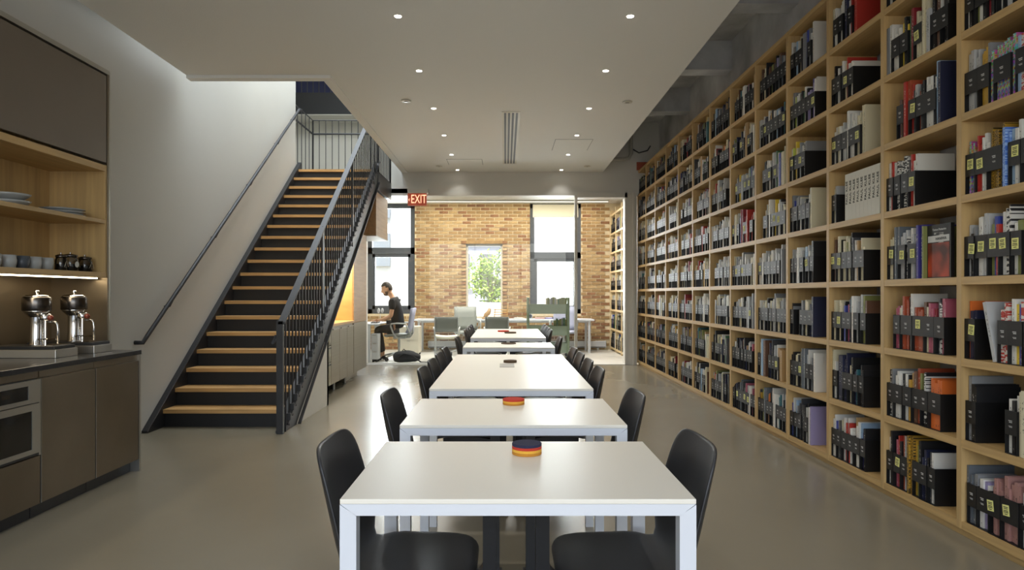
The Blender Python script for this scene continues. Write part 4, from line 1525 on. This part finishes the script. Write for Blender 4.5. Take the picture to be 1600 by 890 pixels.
pedestal(-2.415, -2.29, 12.05, 12.3, .51, 'narrow white drawer pedestal under the man\'s desk', M['white_metal'])
pedestal(-2.12, -1.72, 13.3, 13.75, .58, 'wide cream drawer cabinet behind the task chair', M['cream_metal'], 2)
lp = thing('desk_lamp', 'small white desk lamp with two petal shades beside the keyboard', 'lamp', (-2.36, 12.7, .69))
MB().lathe([(.05, 0), (.05, .012), (.01, .016)], (-2.36, 12.7, .69), 20).build('base', M['white_metal'], lp)
MB().tube([(-2.36, 12.7, .70), (-2.37, 12.7, .85)], .006, 6).build('stem', M['white_metal'], lp)
for s in (-1, 1):
    MB().sphere((-2.365 + s * .035, 12.7, .91), .05, 12, sc=(.55, .4, 1)).build('petal_shade', M['white_metal'], lp, smooth=True)
kb = thing('keyboard', 'flat dark keyboard under the man\'s hands', 'keyboard', (-2.42, 12.4, .69))
B('keyboard_body', M['black_plastic'], kb, -2.47, -2.36, 12.3, 12.62, .69, .705, bevel=.003)
B('keys', M['dark_chrome'], kb, -2.465, -2.368, 12.31, 12.61, .705, .709)
mo = thing('monitor', 'slim dark monitor at the far side of the man\'s desk', 'monitor', (-2.9, 12.5, .69))
B('screen', M['black_glass'], mo, -2.92, -2.89, 12.25, 12.8, .78, 1.1, bevel=.004)
B('stand', M['steel_trim'], mo, -2.94, -2.86, 12.45, 12.6, .69, .70)
B('neck', M['steel_trim'], mo, -2.925, -2.905, 12.5, 12.55, .70, .8)

# task chair
def task_chair(x, y, rz, label, back_mat, seat_mat, loop=True):
    t = thing('task_chair', label, 'office chair', (0, 0, 0))
    # local: sitter faces -X
    MB().lathe([(.02, .1), (.025, .3), (.018, .44)], (0, 0, 0), 12).build('gas_column', M['silver_plastic'], t)
    for k in range(5):
        a = 2 * PI * k / 5 + .3
        c, s = math.cos(a), math.sin(a)
        MB().tube([(0, 0, .13), (.18 * c, .18 * s, .11), (.31 * c, .31 * s, .075)], [.028, .02, .016], 8).build('base_arm', M['silver_plastic'], t, smooth=True)
        MB().tube([(.31 * c, .31 * s - .02, .035), (.31 * c, .31 * s + .02, .035)], .035, 12).build('caster', M['black_plastic'], t)
    vs, fs = [], []
    prof = [(-.24, .45), (-.22, .475), (-.1, .48), (.05, .475), (.18, .485), (.22, .50)]
    n = 6
    for px, pz in prof:
        for k in range(n + 1):
            u = -1 + 2 * k / n
            vs.append((px, u * .24, pz + .015 * u * u))
    for i in range(len(prof) - 1):
        for k in range(n):
            a = i * (n + 1) + k
            fs.append((a, a + 1, a + n + 2, a + n + 1))
    o = MB().add(vs, fs).build('seat', seat_mat, t, smooth=True)
    md = o.modifiers.new('t', 'SOLIDIFY'); md.thickness = .04; md.offset = -1
    vs, fs = [], []
    prof = [(.19, .52), (.225, .6), (.245, .72), (.265, .84), (.29, .97)]
    for px, pz in prof:
        for k in range(n + 1):
            u = -1 + 2 * k / n
            vs.append((px - .04 * u * u, u * .22, pz))
    for i in range(len(prof) - 1):
        for k in range(n):
            a = i * (n + 1) + k
            fs.append((a, a + 1, a + n + 2, a + n + 1))
    o = MB().add(vs, fs).build('backrest', back_mat, t, smooth=True)
    md = o.modifiers.new('t', 'SOLIDIFY'); md.thickness = .03; md.offset = 1
    MB().tube([(.02, 0, .43), (.2, 0, .42), (.26, 0, .5), (.275, 0, .7)], .02, 8).build('back_spine', M['silver_plastic'], t, smooth=True)
    B('mechanism', M['silver_plastic'], t, -.1, .14, -.08, .08, .40, .45, bevel=.01)
    if loop:
        for s in (-1, 1):
            yy = s * .27
            MB().tube([(.24, yy * .85, .50), (.2, yy, .60), (.16, yy, .685), (.0, yy, .69), (-.1, yy, .68), (-.11, yy, .64), (-.06, yy, .5), (.0, yy * .8, .43)], .015, 8).build('arm_loop', M['silver_plastic'], t, smooth=True)
    t.location = (x, y, 0)
    t.rotation_euler = (0, 0, rz)
    return t
task_chair(-1.98, 12.48, 0, 'silver task chair with looped arms on which the man sits', M['lavender'], M['grey_fabric'])
task_chair(-.78, 13.45, PI * .55, 'grey ribbed task chair pushed to the desk behind the visitor chair', M['grey_fabric'], M['grey_fabric'])
task_chair(1.17, 13.55, PI * .45, 'lavender task chair pushed to the desk behind the book cart', M['lavender'], M['lavender'])

def visitor_chair(x, y, rz, label):
    t = thing('visitor_chair', label, 'chair', (0, 0, 0))
    # faces +Y locally: back is towards -Y
    for s in (-1, 1):
        xx = s * .21
        MB().tube([(xx, -.22, 0), (xx, -.2, .45), (xx, -.24, .80)], .011, 8).build('back_leg', M['silver_plastic'], t)
        MB().tube([(xx, .2, 0), (xx, .18, .42), (xx, -.2, .44)], .011, 8).build('front_leg', M['silver_plastic'], t)
        MB().tube([(xx, -.2, .55), (xx * 1.15, -.05, .60), (xx * 1.15, .14, .60), (xx * 1.1, .19, .44)], .012, 8).build('armrest', M['silver_plastic'], t, smooth=True)
    vs, fs = [], []
    for i, (py, pz) in enumerate(((-.2, .44), (-.05, .43), (.1, .435), (.22, .44))):
        for k in range(7):
            u = -1 + k / 3
            vs.append((u * .215, py, pz + .02 * u * u))
    for i in range(3):
        for k in range(6):
            a = i * 7 + k
            fs.append((a, a + 1, a + 8, a + 7))
    o = MB().add(vs, fs).build('seat_pad', M['cream_seat'], t, smooth=True)
    md = o.modifiers.new('t', 'SOLIDIFY'); md.thickness = .045; md.offset = -1
    vs, fs = [], []
    for i, pz in enumerate((.53, .62, .72, .805)):
        for k in range(7):
            u = -1 + k / 3
            vs.append((u * .215, -.215 - .03 * (1 - u * u) - .02 * i / 3, pz))
    for i in range(3):
        for k in range(6):
            a = i * 7 + k
            fs.append((a, a + 1, a + 8, a + 7))
    o = MB().add(vs, fs).build('mesh_back', M['grey_fabric'], t, smooth=True)
    md = o.modifiers.new('t', 'SOLIDIFY'); md.thickness = .012
    t.location = (x, y, 0)
    t.rotation_euler = (0, 0, rz)
visitor_chair(-1.1, 12.55, .06, 'grey mesh visitor chair with cream seat pad beside the black bag')
visitor_chair(-.16, 12.55, 0, 'grey mesh visitor chair with cream seat pad behind the farthest long table')

# bag on the floor
bg_ = thing('backpack', 'black soft backpack slumped on the floor by the task chair', 'bag', (-1.75, 12.02, 0))
vs, fs = [], []
rb = random.Random(5)
bm = bmesh.new()
bmesh.ops.create_icosphere(bm, subdivisions=3, radius=1)
for v in bm.verts:
    n_ = 1 + .1 * math.sin(4 * v.co.x + 2 * v.co.y) + .06 * math.sin(9 * v.co.y + 5 * v.co.z)
    v.co = Vector((v.co.x * .25 * n_, v.co.y * .13 * n_, max(-.8, v.co.z) * .1 * n_ * (1.1 - .4 * v.co.x)))
zmin = min(v.co.z for v in bm.verts)
for v in bm.verts:
    v.co.z -= zmin
me = bpy.data.meshes.new('bag_body')
bm.to_mesh(me)
bm.free()
me.materials.append(M['black_cloth'])
me.polygons.foreach_set('use_smooth', [True] * len(me.polygons))
o = bpy.data.objects.new('bag_body', me)
col.objects.link(o)
o.parent = bg_
MB().tube([(-1.9, 11.92, .1), (-1.8, 11.88, .17), (-1.65, 11.88, .14), (-1.5, 11.9, .02), (-1.38, 11.92, .012)], .014, 6).build('strap', M['black_cloth'], bg_, smooth=True)
MB().tube([(-1.86, 12.02, .19), (-1.82, 12.02, .24), (-1.76, 12.02, .18)], .01, 6).build('carry_handle', M['black_cloth'], bg_, smooth=True)

# book cart
ct = thing('book_cart', 'sage green steel book cart beside the glass door', 'cart', (.81, 12.92, 0))
cx0, cx1, cy0, cy1 = .43, 1.19, 12.72, 13.12
for x in (cx0, cx1):
    for y in (cy0, cy1):
        B('end_post', M['sage'], ct, x - .02, x + .02, y - .02, y + .02, .08, 1.16, bevel=.005)
    B('end_panel', M['sage'], ct, x - .006, x + .006, cy0, cy1, .85, 1.10)
for zf in (.86, .45, .12):
    B('shelf_tray', M['sage'], ct, cx0, cx1, cy0, cy1, zf - .01, zf)
    B('tray_front', M['sage'], ct, cx0, cx1, cy0 - .004, cy0 + .004, zf - .01, zf + .17)
    B('tray_back', M['sage'], ct, cx0, cx1, cy1 - .004, cy1 + .004, zf - .01, zf + .17)
for x in (cx0, cx1):
    for y in (cy0, cy1):
        MB().tube([(x, y - .015, .04), (x, y + .015, .04)], .04, 12).build('caster', M['black_plastic'], ct)
bcols = ['olive', 'cream', 'green', 'pale grey', 'olive', 'cream', 'grey', 'olive', 'green', 'cream', 'olive', 'tan']
def cart_books(x, xe, zf, where_, seed):
    q = random.Random(seed)
    while x < xe:
        t_ = q.uniform(.022, .04)
        x += t_ / 2 + .002
        c = q.choice(bcols)
        o = bpy.data.objects.new('book', book_mesh(c))
        col.objects.link(o)
        o.location = (x, 12.78, zf + LIFT)
        o.scale = (.19, t_, q.uniform(.27, .32))
        o.rotation_euler = (0, 0, PI / 2)
        tag(o, '%s bound book on the %s tray of the green cart' % (c, where_), 'book', '%s books on the %s tray of the cart' % (c, where_))
        x += t_ / 2 + .002
cart_books(.77, 1.14, .86, 'upper', 1)
cart_books(.92, 1.14, .45, 'middle', 2)
# baseboard heater
bh = thing('baseboard_heater', 'long white baseboard heater under the brick wall', 'heater', (.2, 14.7, 0))
B('cover', M['white_metal'], bh, -1.7, 2.2, 14.68, 14.78, .05, .2, bevel=.01)
B('grille_slot', M['grille'], bh, -1.68, 2.18, 14.675, 14.69, .06, .075)
for x in (-1.5, .3, 2.0):
    B('foot', M['steel_trim'], bh, x, x + .04, 14.7, 14.76, 0, .05)
# things on the far desks
cb = thing('wooden_lounge_model', 'small carved wooden chair model on the desk before the garden window', 'model', (-.38, 14.2, .70))
MB().tube([(-.45, 14.2, .71), (-.42, 14.2, .78), (-.36, 14.2, .83), (-.33, 14.2, .92)], [.03, .045, .05, .03], 8).build('carved_back', M['brown_wood'], cb, smooth=True)
B('carved_seat', M['brown_wood'], cb, -.5, -.3, 14.15, 14.25, .70, .735, bevel=.01)
wf = thing('wooden_rack', 'light wooden slatted rack on the desk before the garden window', 'rack', (-.1, 14.3, .70))
for k in range(4):
    B('slat', M['wood_x'], wf, -.26, .05, 14.28, 14.32, .72 + k * .055, .735 + k * .055)
MB().tube([(.03, 14.3, .70), (.05, 14.3, 1.02)], .01, 6).build('post', M['wood_x'], wf)
MB().tube([(-.24, 14.3, .70), (-.22, 14.3, .92)], .01, 6).build('post', M['wood_x'], wf)
pa = thing('paper_stack', 'stack of white papers on the desk beside the garden window', 'papers', (.3, 14.2, .70))
for k in range(3):
    B('sheet', M['print_white'], pa, .15 + k * .02, .42 - k * .03, 14.1, 14.35, .70 + k * .01, .709 + k * .01)
ck = thing('table_clock', 'little white clock on the desk beside the papers', 'clock', (.52, 14.2, .70))
MB().tube([(.52, 14.17, .76), (.52, 14.22, .76)], .05, 20).build('clock_body', M['white_metal'], ck)
MB().tube([(.52, 14.166, .76), (.52, 14.171, .76)], .04, 20).build('clock_face', M['dark_ceramic'], ck)
B('clock_foot', M['white_metal'], ck, .48, .56, 14.17, 14.22, .70, .715)
for x, cname, c in ((.62, 'red and white', 'red and white'), (.82, 'lilac', 'lilac'), (.98, 'teal', 'teal')):
    o = plain_book('book', .22, .12, .035, BM[c], (x, 14.2, .70), '%s book lying flat on the desk behind the cart' % cname)

# assumed linear lamp, added to wash the brick wall
ll = thing('assumed_linear_lamp', 'assumed slim linear ceiling lamp washing the brick wall', 'lamp', (.1, 14.3, 3.16))
B('lamp_housing', M['trimwhite'], ll, -1.9, 2.2, 14.26, 14.34, 3.19, 3.22)
B('diffuser', M['led_white'], ll, -1.88, 2.18, 14.27, 14.33, 3.185, 3.19)
add_light('assumed_wall_wash', 'AREA', (.1, 14.3, 3.17), (math.radians(16), 0, 0), 16, (1, .86, .64), 4.0, .08)
add_light('office_fill_light', 'AREA', (-.3, 12.9, 3.18), (0, 0, 0), 150, (1, .96, .9), 4.0, 1.0)  # added fill that brightens the office, no fixture belongs to it

# ------------------------------------------------------------------ seated man
def skin_obj(name, pts, edges, mt, parent, lev=2):
    me = bpy.data.meshes.new(name)
    me.from_pydata([p[:3] for p in pts], edges, [])
    o = bpy.data.objects.new(name, me)
    col.objects.link(o)
    o.parent = parent
    sk = o.modifiers.new('skin', 'SKIN')
    sk.use_smooth_shade = True
    lay = me.skin_vertices[0].data if me.skin_vertices else None
    if lay is None:
        bpy.context.view_layer.objects.active = o
        bpy.ops.mesh.customdata_skin_add()
        lay = me.skin_vertices[0].data
    for i, p in enumerate(pts):
        r = p[3] if isinstance(p[3], tuple) else (p[3], p[3])
        lay[i].radius = r
        lay[i].use_root = (i == 0)
    sb = o.modifiers.new('sub', 'SUBSURF')
    sb.levels = lev
    sb.render_levels = lev
    me.materials.append(mt)
    return o
man = thing('person', 'man in a black T-shirt seated in profile at the desk, hands on the keyboard', 'person', (-2.0, 12.48, 0))
def rel(p):
    return (p[0] + 2.0, p[1], p[2], p[3])
# body: pelvis root, spine, neck, head core, arms, legs  (y relative to the man)
P = [(-2.00, 0, .59, .085), (-2.01, 0, .74, .08), (-2.035, 0, .92, .08), (-2.065, 0, 1.06, .075), (-2.1, 0, 1.165, .05), (-2.135, 0, 1.215, .052), (-2.17, 0, 1.27, .07),
     (-2.06, -.18, 1.07, .042), (-2.06, .18, 1.07, .042),
     (-2.09, -.235, .82, .042), (-2.26, -.17, .755, .033), (-2.36, -.11, .742, .024),
     (-2.09, .235, .82, .042), (-2.26, .17, .755, .033), (-2.36, .11, .742, .024),
     (-2.10, -.09, .58, .06), (-2.37, -.10, .57, .05), (-2.33, -.10, .33, .042), (-2.29, -.10, .09, .04), (-2.39, -.10, .05, .035),
     (-2.10, .09, .58, .06), (-2.37, .10, .57, .05), (-2.33, .10, .33, .042), (-2.29, .10, .09, .04), (-2.39, .10, .05, .035)]
E = [(0, 1), (1, 2), (2, 3), (3, 4), (4, 5), (5, 6), (3, 7), (3, 8), (7, 9), (9, 10), (10, 11), (8, 12), (12, 13), (13, 14), (0, 15), (15, 16), (16, 17), (17, 18), (18, 19), (0, 20), (20, 21), (21, 22), (22, 23), (23, 24)]
skin_obj('body', [rel(p) for p in P], E, M['skin'], man)
# clothes over the body
SP = [(-2.00, 0, .57, .15), (-2.00, 0, .74, .128), (-2.03, 0, .92, .138), (-2.055, 0, 1.06, .135), (-2.09, 0, 1.155, .085), (-2.055, -.19, 1.08, .075), (-2.055, .19, 1.08, .075), (-2.078, -.222, .93, .06), (-2.078, .222, .93, .06)]
skin_obj('t_shirt', [rel(p) for p in SP], [(0, 1), (1, 2), (2, 3), (3, 4), (3, 5), (3, 6), (5, 7), (6, 8)], M['black_cloth'], man)['label'] = 'black T-shirt'
TP = [(-1.99, 0, .60, .155), (-2.10, -.09, .585, .1), (-2.38, -.10, .575, .078), (-2.33, -.10, .33, .062), (-2.295, -.10, .13, .055), (-2.10, .09, .585, .1), (-2.38, .10, .575, .078), (-2.33, .10, .33, .062), (-2.295, .10, .13, .055)]
skin_obj('trousers', [rel(p) for p in TP], [(0, 1), (1, 2), (2, 3), (3, 4), (0, 5), (5, 6), (6, 7), (7, 8)], M['trouser'], man)['label'] = 'dark trousers'
for s in (-1, 1):
    skin_obj('shoe', [rel(p) for p in [(-2.27, .10 * s, .05, .045), (-2.34, .10 * s, .045, .045), (-2.42, .10 * s, .035, .034)]], [(0, 1), (1, 2)], M['black_plastic'], man)
    # hand: palm and five fingers
    hy = .11 * s
    hp = [(-2.35, hy, .742, .026), (-2.40, hy - .008 * s, .738, (.03, .016))]
    he = [(0, 1)]
    for k, (dy, ln) in enumerate(((-.027, .05), (-.009, .062), (.009, .066), (.026, .058))):
        b = len(hp)
        hp += [(-2.425, hy + dy, .738, .0095), (-2.425 - ln * .55, hy + dy * 1.15, .737, .0085), (-2.425 - ln, hy + dy * 1.15, .722, .0075)]
        he += [(1, b), (b, b + 1), (b + 1, b + 2)]
    b = len(hp)
    hp += [(-2.385, hy - .036 * s, .734, .0105), (-2.415, hy - .05 * s, .724, .009)]
    he += [(0, b), (b, b + 1)]
    skin_obj('hand', [rel(p) for p in hp], he, M['skin'], man, 1)
# head: shaped sphere with nose, chin, ears
bm = bmesh.new()
bmesh.ops.create_uvsphere(bm, u_segments=28, v_segments=20, radius=1)
tilt = Matrix.Rotation(math.radians(-14), 3, 'Y')
def shape(co):
    x, y, z = co
    w = .076
    if z < 0:
        w *= 1 + .22 * z
    p = Vector((x * .098, y * w, z * .122))
    if x < 0 and z < 0:
        p.x *= 1 + .02 * z
    if x > 0 and z < -.3:
        p.x *= 1 + .55 * (z + .3)
    # brow, nose, lips, chin on the -x side
    if x < -.6:
        a = max(0, 1 - abs(y) / .16)
        p.x -= .026 * a * max(0, 1 - abs(z + .16) / .22)
        p.x -= .008 * a * max(0, 1 - abs(z + .52) / .1)
        p.x += .006 * max(0, 1 - abs(z - .06) / .12) * max(0, 1 - abs(abs(y) - .3) / .2)
    if x < -.2 and z < -.6:
        p.x -= .016 * (1 - abs(y))
    return p
for v in bm.verts:
    v.co = tilt @ shape(v.co)
me = bpy.data.meshes.new('head')
bm.to_mesh(me)
bm.free()
me.materials.append(M['skin'])
me.polygons.foreach_set('use_smooth', [True] * len(me.polygons))
hd = bpy.data.objects.new('head', me)
col.objects.link(hd)
hd.parent = man
hd.location = (-.205, 0, 1.312)
def face_bit(name, m_, mt):
    o = m_.build(name, mt, None, loc=(0, 0, 0), smooth=True)
    o.parent = hd
    return o
for s in (-1, 1):
    face_bit('ear', MB().sphere((.018, s * .076, -.01), .032, 12, sc=(.6, .3, 1)), M['skin'])
    face_bit('eye', MB().sphere((-.088, s * .03, .022), .011, 10, sc=(.6, 1, .7)), M['black_plastic'])
    face_bit('eyebrow', MB().box(-.1, -.088, s * .03 - .016, s * .03 + .016, .042, .048), M['hair'])
face_bit('mouth', MB().box(-.108, -.092, -.018, .018, -.062, -.057), mat('lip', srgb(160, 90, 80), .5))
# hair cap and beard
bm = bmesh.new()
bmesh.ops.create_uvsphere(bm, u_segments=28, v_segments=20, radius=1)
bmesh.ops.delete(bm, geom=[v for v in bm.verts if (v.co.z < .36 and v.co.x < -.05) or v.co.z < (-.35 if v.co.x > .35 else .05)], context='VERTS')
for v in bm.verts:
    k = 1.1 + .03 * math.sin(30 * v.co.x) * math.cos(26 * v.co.y)
    v.co = tilt @ (shape(v.co) * k + Vector((0, 0, .006)))
me = bpy.data.meshes.new('hair')
bm.to_mesh(me)
bm.free()
me.materials.append(M['hair'])
me.polygons.foreach_set('use_smooth', [True] * len(me.polygons))
o = bpy.data.objects.new('hair', me)
col.objects.link(o)
o.parent = hd
bm = bmesh.new()
bmesh.ops.create_uvsphere(bm, u_segments=28, v_segments=20, radius=1)
bmesh.ops.delete(bm, geom=[v for v in bm.verts if v.co.z > (-.5 if v.co.x < -.5 else -.2) or v.co.x > .25 or v.co.z < -.96], context='VERTS')
for v in bm.verts:
    v.co = tilt @ (shape(v.co) * 1.012)
me = bpy.data.meshes.new('beard')
bm.to_mesh(me)
bm.free()
me.materials.append(mat('beard_stubble', srgb(104, 78, 62), .7, var=.3, vscale=(60, 60, 60)))
o = bpy.data.objects.new('beard', me)
col.objects.link(o)
o.parent = hd
